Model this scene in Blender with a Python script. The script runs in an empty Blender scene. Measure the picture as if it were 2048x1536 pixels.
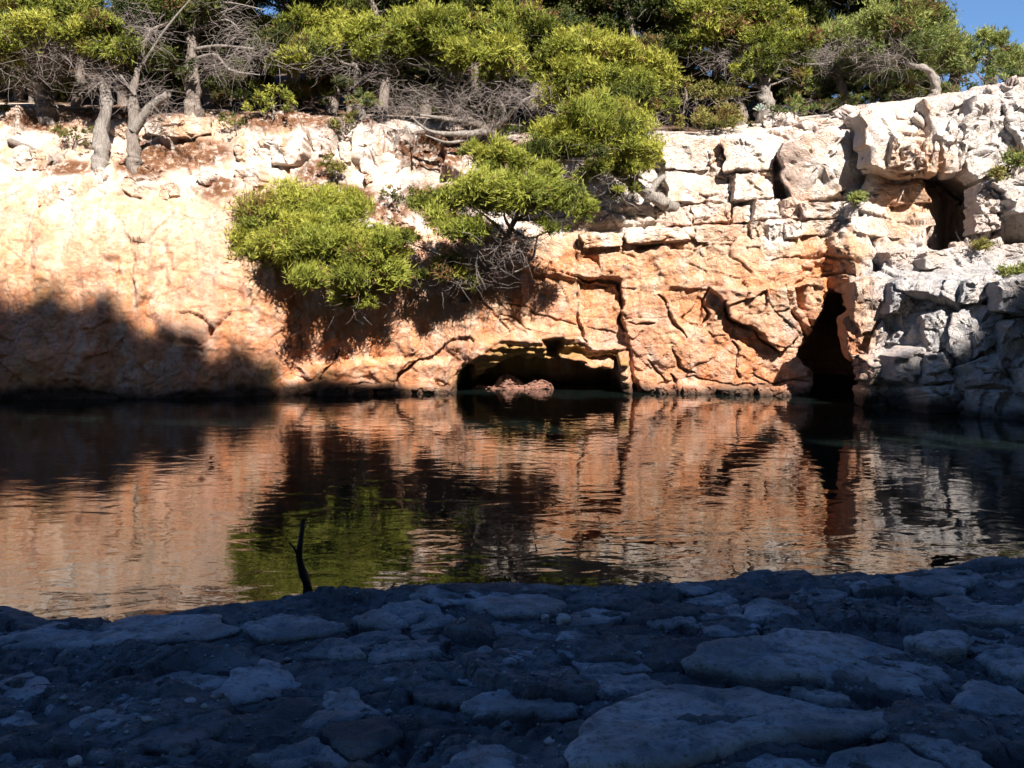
import bpy, math, random
import numpy as np
from mathutils import Vector, Matrix

# ------------------------------------------------------------------ camera, sky, sun, exposure
F = 1850.0            # focal length in photo pixels (photo 2048 wide)
HZ = 620.0            # horizon row in the photo
CAMZ = 2.3            # eye height above the water
SUN_AZ = math.radians(20)      # sun stands behind the camera, this far to the right
SUN_EL = math.radians(40)
sc = bpy.context.scene
C = sc.collection
cam_d = bpy.data.cameras.new('camera'); cam = bpy.data.objects.new('camera', cam_d); C.objects.link(cam)
cam.location = (0, 0, CAMZ); cam.rotation_euler = (math.radians(90), 0, 0)
cam_d.sensor_width = 36; cam_d.lens = 36*F/2048; cam_d.shift_y = -(768-HZ)/2048
cam_d.clip_start = 0.05; cam_d.clip_end = 2000
sc.camera = cam
w = bpy.data.worlds.new('World'); sc.world = w; w.use_nodes = True
nt = w.node_tree
sky = nt.nodes.new('ShaderNodeTexSky'); sky.sky_type = 'NISHITA'; sky.sun_disc = False
sky.sun_elevation = SUN_EL; sky.sun_rotation = math.pi - SUN_AZ
sky.air_density = 1.0; sky.dust_density = 0.0; sky.ozone_density = 8.0
nt.links.new(sky.outputs[0], nt.nodes['Background'].inputs[0])
nt.nodes['Background'].inputs[1].default_value = 0.052
sun_d = bpy.data.lights.new('sun', 'SUN'); sun = bpy.data.objects.new('sun', sun_d); C.objects.link(sun)
sun_d.energy = 5.0; sun_d.angle = math.radians(0.53); sun_d.color = (1.0, 0.955, 0.90)
SDIR = Vector((math.sin(SUN_AZ)*math.cos(SUN_EL), -math.cos(SUN_AZ)*math.cos(SUN_EL), math.sin(SUN_EL)))
sun.rotation_euler = SDIR.to_track_quat('Z', 'Y').to_euler()
sun.location = SDIR*60
vs = sc.view_settings
vs.view_transform = 'Standard'; vs.look = 'None'; vs.exposure = 1.58; vs.gamma = 1.0; vs.use_curve_mapping = False
sc.render.engine = 'CYCLES'
sc.cycles.use_denoising = True
sc.cycles.max_bounces = 6; sc.cycles.diffuse_bounces = 2; sc.cycles.glossy_bounces = 3
sc.cycles.transmission_bounces = 4; sc.cycles.transparent_max_bounces = 4
sc.cycles.caustics_reflective = True; sc.cycles.blur_glossy = 1.5; sc.cycles.sample_clamp_indirect = 4.0; sc.cycles.caustics_refractive = False

# ------------------------------------------------------------------ numeric helpers
rng = np.random.default_rng(7)
def P(px, py, D):
    """a point at photo pixel (px,py) and distance D"""
    return np.array([(px-1024)/F*D, D, CAMZ+(HZ-py)/F*D])
def proj(v):
    D = np.maximum(v[..., 1], 0.1)
    return 1024+v[..., 0]/D*F, HZ-(v[..., 2]-CAMZ)/D*F
def sstep(a, b, x):
    t = np.clip((x-a)/(b-a), 0, 1); return t*t*(3-2*t)
def _h(ix, iy, iz, s):
    n = (ix*374761393 + iy*668265263 + iz*2147483647 + s*1274126177) & 0xffffffff
    n = ((n ^ (n >> 13))*1274126177) & 0xffffffff
    n = ((n ^ (n >> 16))*668265263) & 0xffffffff
    return ((n ^ (n >> 15)) & 0xffffff)/float(0xffffff)
_c, _s = math.cos(0.63), math.sin(0.63)
_ROT = np.array([[_c, -_s, 0], [_s, _c, 0], [0, 0, 1]])@np.array([[1, 0, 0], [0, _c, -_s], [0, _s, _c]])@np.array([[_c, 0, _s], [0, 1, 0], [-_s, 0, _c]])
def vnoise(p, s=0):
    i = np.floor(p).astype(np.int64); f = p-i; f = f*f*f*(f*(f*6-15)+10)
    r = 0
    for dx in (0, 1):
        wx = f[..., 0] if dx else 1-f[..., 0]
        for dy in (0, 1):
            wy = f[..., 1] if dy else 1-f[..., 1]
            for dz in (0, 1):
                wz = f[..., 2] if dz else 1-f[..., 2]
                r = r + _h(i[..., 0]+dx, i[..., 1]+dy, i[..., 2]+dz, s)*wx*wy*wz
    return r*2-1
def fbm(p, oct=4, s=0, gain=0.5, ridge=False):
    a, r, q = 1.0, 0, np.array(p, dtype=float)@_ROT
    for o in range(oct):
        n = vnoise(q, s+o*17)
        r = r + a*((1-2*np.abs(n)) if ridge else n)
        a *= gain; q = (q@_ROT)*2.03+11.3
    return r
def cells2(p, s=0, jit=0.9):
    """2D cellular noise on p[...,:2]: facet value (random tilt + offset per cell), edge distance F2-F1, cell id"""
    i = np.floor(p).astype(np.int64)
    f1 = np.full(p.shape[:-1], 9.0); f2 = np.full(p.shape[:-1], 9.0)
    fac = np.zeros(p.shape[:-1]); cid = np.zeros(p.shape[:-1])
    z0 = i[..., 0]*0
    for dx in (-1, 0, 1):
        for dy in (-1, 0, 1):
            cx, cy = i[..., 0]+dx, i[..., 1]+dy
            ox = cx+0.5+(_h(cx, cy, z0, s)-0.5)*jit; oy = cy+0.5+(_h(cx, cy, z0, s+1)-0.5)*jit
            rx, ry = p[..., 0]-ox, p[..., 1]-oy
            d = np.sqrt(rx*rx+ry*ry)
            near = d < f1
            f2 = np.where(near, f1, np.minimum(f2, d))
            tx, ty, of = _h(cx, cy, z0, s+2)-0.5, _h(cx, cy, z0, s+3)-0.5, _h(cx, cy, z0, s+4)
            fac = np.where(near, rx*tx*1.6+ry*ty*1.6+of-0.5, fac)
            cid = np.where(near, of, cid)
            f1 = np.minimum(f1, d)
    return fac, f2-f1, cid
def seg_dist(x, y, pts):
    """distance to polyline and the fraction along it"""
    best = np.full(x.shape, 1e9); tt = np.zeros(x.shape)
    n = len(pts)-1
    for k in range(n):
        ax, ay = pts[k][:2]; bx, by = pts[k+1][:2]
        L = (bx-ax)**2+(by-ay)**2+1e-9
        t = np.clip(((x-ax)*(bx-ax)+(y-ay)*(by-ay))/L, 0, 1)
        d = np.hypot(x-ax-t*(bx-ax), y-ay-t*(by-ay))
        m = d < best
        best = np.where(m, d, best); tt = np.where(m, (k+t)/n, tt)
    return best, tt
def poly_sd(x, y, pts):
    """signed distance to a polygon, positive inside"""
    d, _ = seg_dist(x, y, list(pts)+[pts[0]])
    ins = np.zeros(x.shape, bool); j = len(pts)-1
    for i in range(len(pts)):
        xi, yi = pts[i]; xj, yj = pts[j]
        c = ((yi > y) != (yj > y)) & (x < (xj-xi)*(y-yi)/((yj-yi) or 1e-9)+xi)
        ins ^= c; j = i
    return np.where(ins, d, -d)

# ------------------------------------------------------------------ object helpers
def tag(o, label=None, cat=None, group=None, kind=None):
    for k, v in (('label', label), ('category', cat), ('group', group), ('kind', kind)):
        if v: o[k] = v
    return o
def mesh_np(name, V, faces, smooth=True, attrs=None):
    """mesh from arrays; faces is an (n,k) array with k = 3 or 4"""
    V = np.ascontiguousarray(V, dtype=np.float32); faces = np.ascontiguousarray(faces, dtype=np.int32)
    me = bpy.data.meshes.new(name)
    n, k = faces.shape
    me.vertices.add(len(V)); me.vertices.foreach_set('co', V.ravel())
    me.loops.add(n*k); me.loops.foreach_set('vertex_index', faces.ravel())
    me.polygons.add(n)
    me.polygons.foreach_set('loop_start', np.arange(0, n*k, k, dtype=np.int32))
    try: me.polygons.foreach_set('loop_total', np.full(n, k, dtype=np.int32))
    except Exception: pass
    me.update(calc_edges=True)
    if smooth: me.polygons.foreach_set('use_smooth', np.ones(n, bool))
    for a, v in (attrs or {}).items():
        at = me.attributes.new(a, 'FLOAT', 'POINT'); at.data.foreach_set('value', np.ascontiguousarray(v, dtype=np.float32).ravel())
    me.validate()
    return me
def add(name, me, mat=None, parent=None, loc=None):
    o = bpy.data.objects.new(name, me); C.objects.link(o)
    if mat and me and not me.materials: me.materials.append(mat)
    if parent:
        o.parent = parent
        o.matrix_parent_inverse = Matrix.Translation(-parent.location)
    if loc is not None: o.location = loc
    return o
def empty(name, loc):
    o = bpy.data.objects.new(name, None); C.objects.link(o); o.location = tuple(float(c) for c in loc); o.empty_display_size = 0.2
    return o
def grid_faces(nr, nc):
    a = np.arange(nr*nc).reshape(nr, nc)
    return np.stack([a[:-1, :-1], a[:-1, 1:], a[1:, 1:], a[1:, :-1]], -1).reshape(-1, 4)
def tube(pts, rad, sides=8, seed=0, wob=0.0, cap=True):
    pts = np.array(pts, float); n = len(pts); rad = np.array(rad, float)
    tan = np.gradient(pts, axis=0); tan /= np.linalg.norm(tan, axis=1)[:, None]+1e-9
    up = np.array([0.31, 0.95, 0.11]); V = []
    for i in range(n):
        a = np.cross(tan[i], up); a /= np.linalg.norm(a)+1e-9; b = np.cross(tan[i], a)
        ang = np.arange(sides)/sides*2*math.pi
        rr = rad[i]*(1+wob*np.sin(ang*3+i*0.7+seed)*0.5+wob*np.cos(ang*2+i*1.3+seed*2)*0.5)
        V.append(pts[i]+(np.cos(ang)*rr)[:, None]*a+(np.sin(ang)*rr)[:, None]*b)
    V = np.concatenate(V)
    if sides >= 7:
        rr = np.repeat(rad, sides)[:, None]
        V = V+rr*0.22*np.stack([fbm(V*np.array([7, 7, 2.2])+seed, 2, 3), fbm(V*np.array([7, 7, 2.2])+seed, 2, 4), 0*V[:, 0]], -1)
    fs = []
    for i in range(n-1):
        for k in range(sides):
            fs.append((i*sides+k, i*sides+(k+1) % sides, (i+1)*sides+(k+1) % sides, (i+1)*sides+k))
    fs = np.array(fs)
    if cap:      # close the tip with a short cone
        tipi = len(V); V = np.vstack([V, pts[-1]+tan[-1]*rad[-1]*0.6])
        extra = np.array([((n-1)*sides+k, (n-1)*sides+(k+1) % sides, tipi, tipi) for k in range(sides)])
        fs = np.vstack([fs, extra])
    return V, fs
def smooth_path(pts, n):
    """Catmull-Rom through control points, any dimension"""
    p = np.array(pts, float); p = np.vstack([2*p[0]-p[1], p, 2*p[-1]-p[-2]])
    m = len(p)-3; out = []
    for t in np.linspace(0, m-1e-6, n):
        k = int(t); u = t-k; a, b, c, d = p[k:k+4]
        out.append(0.5*((2*b)+(-a+c)*u+(2*a-5*b+4*c-d)*u*u+(-a+3*b-3*c+d)*u**3))
    return np.array(out)
def join(parts):
    V, Fs, o = [], [], 0
    for v, f in parts:
        V.append(v); Fs.append(f+o); o += len(v)
    return np.concatenate(V), np.concatenate(Fs)
def tri_fix(me):  # degenerate cone tips were given as quads
    return me

# ------------------------------------------------------------------ materials
class NB:
    def __init__(self, name):
        self.m = bpy.data.materials.new(name); self.m.use_nodes = True
        self.t = self.m.node_tree; self.b = self.t.nodes['Principled BSDF']
        self.geo = self.t.nodes.new('ShaderNodeNewGeometry')
    def n(self, kind, **kw):
        x = self.t.nodes.new(kind)
        for k, v in kw.items(): setattr(x, k, v)
        return x
    def l(self, a, b): self.t.links.new(a, b)
    def pos(self, scale=(1, 1, 1)):
        mp = self.n('ShaderNodeMapping'); mp.inputs['Scale'].default_value = scale
        self.l(self.geo.outputs['Position'], mp.inputs['Vector']); return mp.outputs[0]
    def noise(self, scale, detail=5, rough=0.6, vec=None, dist=0.0):
        x = self.n('ShaderNodeTexNoise'); x.inputs['Scale'].default_value = scale; x.inputs['Detail'].default_value = detail
        x.inputs['Roughness'].default_value = rough; x.inputs['Distortion'].default_value = dist
        self.l(vec if vec is not None else self.geo.outputs['Position'], x.inputs['Vector']); return x.outputs['Fac']
    def attr(self, name):
        x = self.n('ShaderNodeAttribute', attribute_name=name); return x.outputs['Fac']
    def val(self, v, sock):
        if isinstance(v, (int, float)): sock.default_value = v
        elif isinstance(v, tuple): sock.default_value = (*v, 1) if len(v) == 3 else v
        else: self.l(v, sock)
    def math(self, op, a, b=0.0, clamp=False):
        x = self.n('ShaderNodeMath', operation=op, use_clamp=clamp)
        self.val(a, x.inputs[0]); self.val(b, x.inputs[1]); return x.outputs[0]
    def ramp(self, f, a, b):
        x = self.n('ShaderNodeMapRange', interpolation_type='SMOOTHSTEP')
        self.l(f, x.inputs[0]); x.inputs[1].default_value = a; x.inputs[2].default_value = b; return x.outputs[0]
    def mix(self, f, a, b, mode='MIX'):
        x = self.n('ShaderNodeMix', data_type='RGBA', blend_type=mode)
        self.val(f, x.inputs[0]); self.val(a, x.inputs[6]); self.val(b, x.inputs[7]); return x.outputs[2]
    def bump(self, h, dist, strength=1.0, normal=None):
        x = self.n('ShaderNodeBump'); x.inputs['Distance'].default_value = dist; x.inputs['Strength'].default_value = strength
        self.l(h, x.inputs['Height'])
        if normal is not None: self.l(normal, x.inputs['Normal'])
        self.l(x.outputs[0], self.b.inputs['Normal']); return x.outputs[0]
    def color(self, c): self.val(c, self.b.inputs['Base Color'])
    def rough(self, v, spec=0.3):
        self.val(v, self.b.inputs['Roughness']); self.b.inputs['Specular IOR Level'].default_value = spec

def cliff_material():
    k = NB('limestone_cliff')
    n1 = k.noise(0.9, 6, 0.62, k.pos((1, 1, 1.0)))
    n2 = k.noise(4.5, 5, 0.65)
    st = k.noise(1.3, 5, 0.6, k.pos((2.6, 1.2, 0.32)), 0.4)        # mineral streaks running down
    sp = k.noise(14, 4, 0.7)
    warm = k.math('ADD', k.attr('warm'), k.math('MULTIPLY', k.math('SUBTRACT', n1, 0.5), 0.95))
    warm = k.math('ADD', warm, k.math('MULTIPLY', k.math('SUBTRACT', st, 0.5), 0.95))
    warm = k.math('ADD', warm, k.math('MULTIPLY', k.math('SUBTRACT', n2, 0.5), 0.35))
    c = k.mix(k.ramp(warm, 0.0, 0.45), (0.72, 0.64, 0.57), (0.62, 0.385, 0.235))
    c = k.mix(k.ramp(warm, 0.35, 0.85), c, (0.62, 0.24, 0.098))
    c = k.mix(k.ramp(warm, 0.85, 1.35), c, (0.42, 0.14, 0.05))
    pink = k.ramp(k.noise(0.55, 3, 0.5, k.pos((1.3, 1, 0.8))), 0.5, 0.68)
    c = k.mix(k.math('MULTIPLY', pink, 0.45), c, (0.60, 0.33, 0.22))
    ochre = k.ramp(k.noise(0.7, 4, 0.6, k.pos((1.9, 1, 0.45))), 0.52, 0.7)
    c = k.mix(k.math('MULTIPLY', k.math('MULTIPLY', ochre, k.attr('ochre')), 0.5), c, (0.58, 0.34, 0.11))
    gs2 = k.ramp(k.noise(1.0, 4, 0.6, k.pos((1.7, 1, 0.28)), 0.5), 0.56, 0.70)
    c = k.mix(k.math('MULTIPLY', gs2, 0.55), c, (0.44, 0.385, 0.31))
    stn = k.ramp(k.noise(2.4, 5, 0.65, k.pos((1.0, 1, 0.7))), 0.60, 0.74)
    c = k.mix(k.math('MULTIPLY', stn, 0.6), c, (0.33, 0.17, 0.085))
    wp1 = k.ramp(k.noise(2.1, 7, 0.72, k.pos((1, 1, 0.75)), 0.6), 0.50, 0.60)
    wp2 = k.ramp(k.noise(6.5, 5, 0.7), 0.50, 0.62)
    c = k.mix(k.math('MULTIPLY', wp1, 0.42), c, (0.69, 0.55, 0.44))
    c = k.mix(k.math('MULTIPLY', wp2, 0.28), c, (0.46, 0.20, 0.10))
    g = k.math('MULTIPLY', k.attr('grey'), k.ramp(k.math('ADD', k.math('MULTIPLY', n2, 0.6), k.math('MULTIPLY', st, 0.6)), 0.35, 0.75))
    c = k.mix(g, c, (0.33, 0.325, 0.33))
    lich = k.ramp(k.noise(7, 5, 0.75), 0.6, 0.72)
    c = k.mix(k.math('MULTIPLY', lich, 0.4), c, (0.22, 0.20, 0.17))
    c = k.mix(k.math('MULTIPLY', k.ramp(sp, 0.45, 0.75), 0.16), c, (0.75, 0.70, 0.64))
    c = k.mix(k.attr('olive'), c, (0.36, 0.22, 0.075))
    soil = k.math('MULTIPLY', k.attr('soil'), k.ramp(n2, 0.3, 0.55))
    c = k.mix(soil, c, (0.17, 0.075, 0.035))
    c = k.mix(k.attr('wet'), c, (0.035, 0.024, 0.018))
    k.color(c); k.rough(0.88, 0.2)
    h = k.math('ADD', k.math('MULTIPLY', k.noise(9, 8, 0.72), 1.0), k.math('MULTIPLY', k.noise(38, 4, 0.6), 0.25))
    vo = k.n('ShaderNodeTexVoronoi', feature='DISTANCE_TO_EDGE'); vo.inputs['Scale'].default_value = 2.6
    wpv = k.n('ShaderNodeVectorMath', operation='ADD'); wn = k.n('ShaderNodeTexNoise'); wn.inputs['Scale'].default_value = 2.2; wn.inputs['Detail'].default_value = 4
    k.l(k.geo.outputs['Position'], wn.inputs['Vector']); k.l(k.geo.outputs['Position'], wpv.inputs[0]); k.l(wn.outputs['Color'], wpv.inputs[1]); k.l(wpv.outputs[0], vo.inputs['Vector'])
    fis = k.ramp(vo.outputs['Distance'], 0.0, 0.05)
    h = k.math('ADD', h, k.math('MULTIPLY', k.math('MULTIPLY', fis, k.attr('joint')), 0.22))
    k.bump(h, 0.13, 1.0)
    return k.m
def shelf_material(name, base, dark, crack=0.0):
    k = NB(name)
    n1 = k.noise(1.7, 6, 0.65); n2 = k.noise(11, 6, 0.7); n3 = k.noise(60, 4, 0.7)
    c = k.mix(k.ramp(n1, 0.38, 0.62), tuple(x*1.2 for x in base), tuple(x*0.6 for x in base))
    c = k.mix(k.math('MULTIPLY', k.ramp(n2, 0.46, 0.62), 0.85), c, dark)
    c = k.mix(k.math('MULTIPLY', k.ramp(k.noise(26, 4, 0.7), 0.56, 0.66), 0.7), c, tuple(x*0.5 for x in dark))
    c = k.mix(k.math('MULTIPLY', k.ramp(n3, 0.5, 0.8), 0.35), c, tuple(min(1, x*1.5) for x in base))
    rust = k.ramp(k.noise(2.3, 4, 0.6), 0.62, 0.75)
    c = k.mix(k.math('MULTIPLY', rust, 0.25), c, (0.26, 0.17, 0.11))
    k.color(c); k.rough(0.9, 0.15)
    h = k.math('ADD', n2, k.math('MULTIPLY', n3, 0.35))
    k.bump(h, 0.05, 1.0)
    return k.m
def bark_material(name, a, b):
    k = NB(name)
    n = k.noise(9, 6, 0.7, k.pos((3, 3, 0.6))); n2 = k.noise(2.0, 3)
    c = k.mix(k.ramp(n, 0.35, 0.65), a, b); c = k.mix(k.math('MULTIPLY', n2, 0.35), c, (0.30, 0.27, 0.24))
    k.color(c); k.rough(0.95, 0.1); k.bump(n, 0.05)
    return k.m
def needle_material(name, dark, mid, light, trans=0.3):
    k = NB(name)
    t = k.attr('tint')
    oi = k.n('ShaderNodeObjectInfo').outputs['Random']
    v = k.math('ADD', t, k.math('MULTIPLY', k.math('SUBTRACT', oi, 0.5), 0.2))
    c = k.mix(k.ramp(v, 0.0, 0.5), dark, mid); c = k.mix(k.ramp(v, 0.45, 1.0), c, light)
    c = k.mix(k.ramp(k.attr('dry'), 0.5, 0.6), c, (0.20, 0.11, 0.045))
    k.color(c); k.rough(0.6, 0.25)
    tr = k.n('ShaderNodeBsdfTranslucent'); k.l(c, tr.inputs[0])
    mx = k.n('ShaderNodeMixShader'); mx.inputs[0].default_value = trans
    k.l(k.b.outputs[0], mx.inputs[1]); k.l(tr.outputs[0], mx.inputs[2])
    k.l(mx.outputs[0], k.t.nodes['Material Output'].inputs['Surface'])
    return k.m
def water_material():
    k = NB('sea_water')
    k.color((0.004, 0.007, 0.006)); k.rough(0.015, 0.5); k.b.inputs['IOR'].default_value = 1.333
    a = k.noise(1.0, 2, 0.45, k.pos((1.5, 2.3, 1)), 0.8)
    b = k.noise(1.0, 2, 0.5, k.pos((4.5, 8.0, 1)), 0.3)
    d = k.noise(1.0, 2, 0.5, k.pos((0.35, 0.5, 1)))
    h = k.math('ADD', k.math('MULTIPLY', a, 1.0), k.math('MULTIPLY', b, k.math('MULTIPLY', d, 0.26)))
    k.bump(h, 0.0072, 1.0)
    return k.m
def plain(name, col, rough=0.8, var=0.3, sc_=6):
    k = NB(name); n = k.noise(sc_, 5, 0.65)
    k.color(k.mix(k.ramp(n, 0.3, 0.7), tuple(c*(1-var) for c in col), tuple(min(1, c*(1+var)) for c in col)))
    k.rough(rough, 0.2); k.bump(n, 0.02); return k.m

M_CLIFF = cliff_material()
M_SHELF = shelf_material('shelf_rubble', (0.105, 0.135, 0.17), (0.05, 0.065, 0.08))  # blue skylight and crevice shade partly put into this darker base colour
M_SLAB = shelf_material('shelf_slab', (0.25, 0.315, 0.39), (0.13, 0.16, 0.19))  # slab grey tinted blue: skylight of the shaded shore put into the colour
M_BARK = bark_material('pine_bark', (0.10, 0.075, 0.06), (0.24, 0.19, 0.155))
M_BARKG = bark_material('grey_bark', (0.12, 0.10, 0.085), (0.28, 0.24, 0.205))
M_TWIG = plain('dead_twigs', (0.20, 0.165, 0.145), 0.9)
M_NEEDLE = needle_material('pine_needles', (0.040, 0.050, 0.010), (0.20, 0.222, 0.030), (0.36, 0.35, 0.055), 0.28)
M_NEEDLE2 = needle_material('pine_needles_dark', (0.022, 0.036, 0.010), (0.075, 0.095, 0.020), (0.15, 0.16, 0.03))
M_NEEDLE3 = needle_material('pine_needles_blue', (0.045, 0.065, 0.022), (0.14, 0.175, 0.045), (0.25, 0.27, 0.07))
M_SCRUB = needle_material('scrub_leaves', (0.05, 0.062, 0.016), (0.14, 0.14, 0.03), (0.25, 0.22, 0.06), 0.25)
M_SOIL = plain('forest_soil', (0.10, 0.06, 0.035), 0.95, 0.5, 3)
M_WATER = water_material()
M_AGAVE = plain('agave_leaf', (0.36, 0.42, 0.36), 0.6, 0.2)
M_RED = plain('red_boulder', (0.17, 0.085, 0.06), 0.85, 0.35, 5)
M_WOOD = plain('wet_driftwood', (0.012, 0.011, 0.010), 0.6)

# ------------------------------------------------------------------ the cliff
def wl(py): return F*CAMZ/(py-HZ)       # distance of a waterline row
# px : (py, D) from below the water up to the top edge and back over it
COL = {
 -700: [(830, 19.0), (600, 19.6), (450, 20.4), (380, 20.9), (340, 21.4), (300, 22.0), (250, 23.2), (215, 24.5), (200, 28)],
 -300: [(812, 21.6), (640, 22.2), (500, 22.9), (420, 23.6), (370, 24.2), (330, 25.0), (270, 26.0), (225, 27.4), (210, 31)],
 0:    [(800, wl(800)), (660, 23.9), (520, 24.3), (420, 24.9), (360, 25.5), (310, 26.3), (255, 27.2), (215, 28.2), (205, 32)],
 300:  [(797, wl(797)), (660, 24.3), (520, 24.7), (420, 25.2), (370, 25.8), (330, 26.7), (275, 27.6), (225, 28.6), (212, 32)],
 600:  [(788, wl(788)), (670, 25.1), (540, 25.3), (450, 25.8), (380, 26.5), (330, 27.1), (270, 27.8), (235, 28.4), (222, 32)],
 900:  [(784, wl(784)), (690, 25.7), (580, 25.8), (490, 26.2), (430, 26.8), (370, 27.4), (290, 28.2), (255, 28.9), (238, 32)],
 1200: [(783, wl(783)), (690, 25.7), (570, 25.7), (478, 25.9), (462, 26.7), (400, 27.1), (300, 27.6), (276, 28.0), (262, 31)],
 1400: [(785, wl(785)), (690, 25.5), (570, 25.4), (468, 25.6), (450, 26.3), (380, 26.5), (300, 26.7), (276, 27.0), (262, 30)],
 1560: [(788, wl(788)), (690, 25.2), (570, 25.0), (485, 25.1), (445, 25.7), (380, 25.9), (300, 26.0), (268, 26.4), (238, 29)],
 1655: [(790, wl(790)), (690, 25.2), (585, 25.0), (530, 25.0), (440, 25.4), (380, 25.5), (290, 25.5), (255, 25.8), (228, 29)],
 1684: [(792, wl(792)), (690, 25.1), (590, 24.6), (540, 24.5), (450, 25.1), (390, 25.3), (290, 25.3), (250, 25.7), (222, 29)],
 1708: [(808, wl(808)), (690, 22.9), (588, 23.0), (548, 23.7), (470, 24.7), (400, 24.9), (290, 24.9), (225, 25.2), (210, 28)],
 1740: [(812, wl(812)), (690, 22.4), (585, 22.7), (545, 23.5), (480, 24.4), (400, 24.7), (290, 24.7), (215, 25.0), (206, 28)],
 1860: [(822, wl(822)), (690, 21.2), (570, 21.6), (540, 22.6), (490, 23.4), (400, 24.3), (300, 24.2), (203, 24.6), (194, 28)],
 2048: [(836, wl(836)), (690, 20.1), (565, 20.5), (540, 21.4), (505, 22.2), (400, 23.2), (300, 23.5), (172, 24.2), (162, 28)],
 2400: [(855, wl(855)), (690, 18.5), (560, 19.1), (530, 20.0), (490, 20.8), (380, 21.7), (280, 22.2), (140, 23.0), (125, 27)],
 2900: [(885, 16.0), (690, 16.6), (550, 17.4), (500, 18.4), (440, 19.2), (340, 20.0), (220, 20.6), (90, 21.5), (70, 26)],
}
ck = np.array(sorted(COL)); cp = np.array([COL[k] for k in ck], float)      # (cols, 9, 2)
ctrl = np.stack([(ck[:, None]-1024)/F*cp[..., 1], cp[..., 1], CAMZ+(HZ-cp[..., 0])/F*cp[..., 1]], -1)
under = ctrl[:, :1].copy(); under[..., 2] -= 1.6; under[..., 1] -= 0.15
ctrl = np.concatenate([under, ctrl], 1)
NC, NR = 1080, 400
upx = np.concatenate([np.linspace(-700, -15, 100, endpoint=False), np.linspace(-15, 2065, NC-190, endpoint=False), np.linspace(2065, 2900, 90)])
def interp_cols(u):
    out = np.empty((len(u), ctrl.shape[1], 3))
    # smoothed linear interpolation
    k = np.clip(np.searchsorted(ck, u, side='right')-1, 0, len(ck)-2)
    t = (u-ck[k])/(ck[k+1]-ck[k]); t = 0.55*t+0.45*t*t*(3-2*t)
    return ctrl[k]*(1-t)[:, None, None]+ctrl[k+1]*t[:, None, None]
cc = interp_cols(upx)
S = np.empty((NR, NC, 3))
tq = np.linspace(0, 1, NR)
for c in range(NC):
    q = cc[c]; q = q + 0
    dl = np.linalg.norm(np.diff(q[:, 1:], axis=0), axis=1); dl[0] *= 0.35; dl[-1] *= 0.25
    s = np.concatenate([[0], np.cumsum(dl)]); s /= s[-1]
    for a in range(3): S[:, c, a] = np.interp(tq, s, q[:, a])
for it in range(5):                                    # round the profile a little
    S[1:-1] = 0.5*S[1:-1]+0.25*(S[:-2]+S[2:])
def normals(S):
    du = np.gradient(S, axis=1); dv = np.gradient(S, axis=0)
    n = np.cross(du, dv); n /= np.linalg.norm(n, axis=-1)[..., None]+1e-9
    return n
N0 = normals(S)
px, py = proj(S)
X, Y, Z = S[..., 0], S[..., 1], S[..., 2]
# warped photo coordinates, so traced lines are not ruler-straight
wv = np.stack([X*2.2, Y*0.3, Z*2.2], -1)
wx = px+5*fbm(wv, 3, 5); wy = py+5*fbm(wv, 3, 9)
right = sstep(980, 1250, px)*1.0                        # blocky limestone to the right, flowstone to the left
far_right = sstep(1640, 1740, px)
d = np.zeros_like(X)
d += 0.22*fbm(np.stack([X*0.35, Y*0.2, Z*0.4], -1), 4, 21)
d += 0.07*fbm(np.stack([X*1.4, Y, Z*1.1], -1), 4, 33)
# flowstone ribs on the left face
rib = fbm(np.stack([X*1.5, Y*0.4, Z*0.35], -1), 4, 41, ridge=True)
d += (1-right)*0.10*rib*sstep(330, 430, py)
# chunky facets: bedding is level, joints vertical
q = np.stack([X*0.62+0.25*fbm(np.stack([X, Z, Y], -1)*0.9, 2, 51), Z*0.95+0.2*fbm(np.stack([X, Z, Y], -1)*0.7, 2, 57)], -1)
f_big, e_big, id_big = cells2(q, 61)
q2 = np.stack([X*1.9+0.35*fbm(np.stack([X, Z, Y], -1)*1.8, 2, 71), Z*2.5+0.3*fbm(np.stack([X, Z, Y], -1)*1.8, 2, 77)], -1)
f_sm, e_sm, id_sm = cells2(q2, 81)
q3 = np.stack([X*5.2+0.4*fbm(np.stack([X, Z, Y], -1)*5, 2, 91), Z*6.3+0.4*fbm(np.stack([X, Z, Y], -1)*5, 2, 97)], -1)
f_t, e_t, id_t = cells2(q3, 99)
upper_left = (1-right)*sstep(430, 330, py)
chunk = right*0.75+upper_left*1.0+far_right*0.5+0.34
smoothface = sstep(1000, 1100, px)*sstep(1640, 1580, px)*sstep(480, 530, py)     # the broad orange face is smoother
chunk *= 1-0.60*smoothface
d += chunk*(0.34*f_big+0.15*f_sm)+0.06*f_t*(0.25+0.6*chunk)
d -= chunk*0.04*(1-sstep(0.0, 0.10, e_sm))*(1-0.7*smoothface)
d -= chunk*0.12*(1-sstep(0.0, 0.05, e_big))*np.clip(right+upper_left+far_right, 0.15, 1)
d += 0.028*fbm(np.stack([X, Y, Z], -1)*5.0, 4, 101)
# level bedding grooves on the right
bed = vnoise(np.stack([X*0.25, Y*0.1, Z*3.4+0.35*fbm(np.stack([X, Y, Z], -1)*0.5, 2, 111)], -1), 113)
d += right*0.09*np.clip(bed, -0.6, 0.3)*sstep(640, 500, py)

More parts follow.
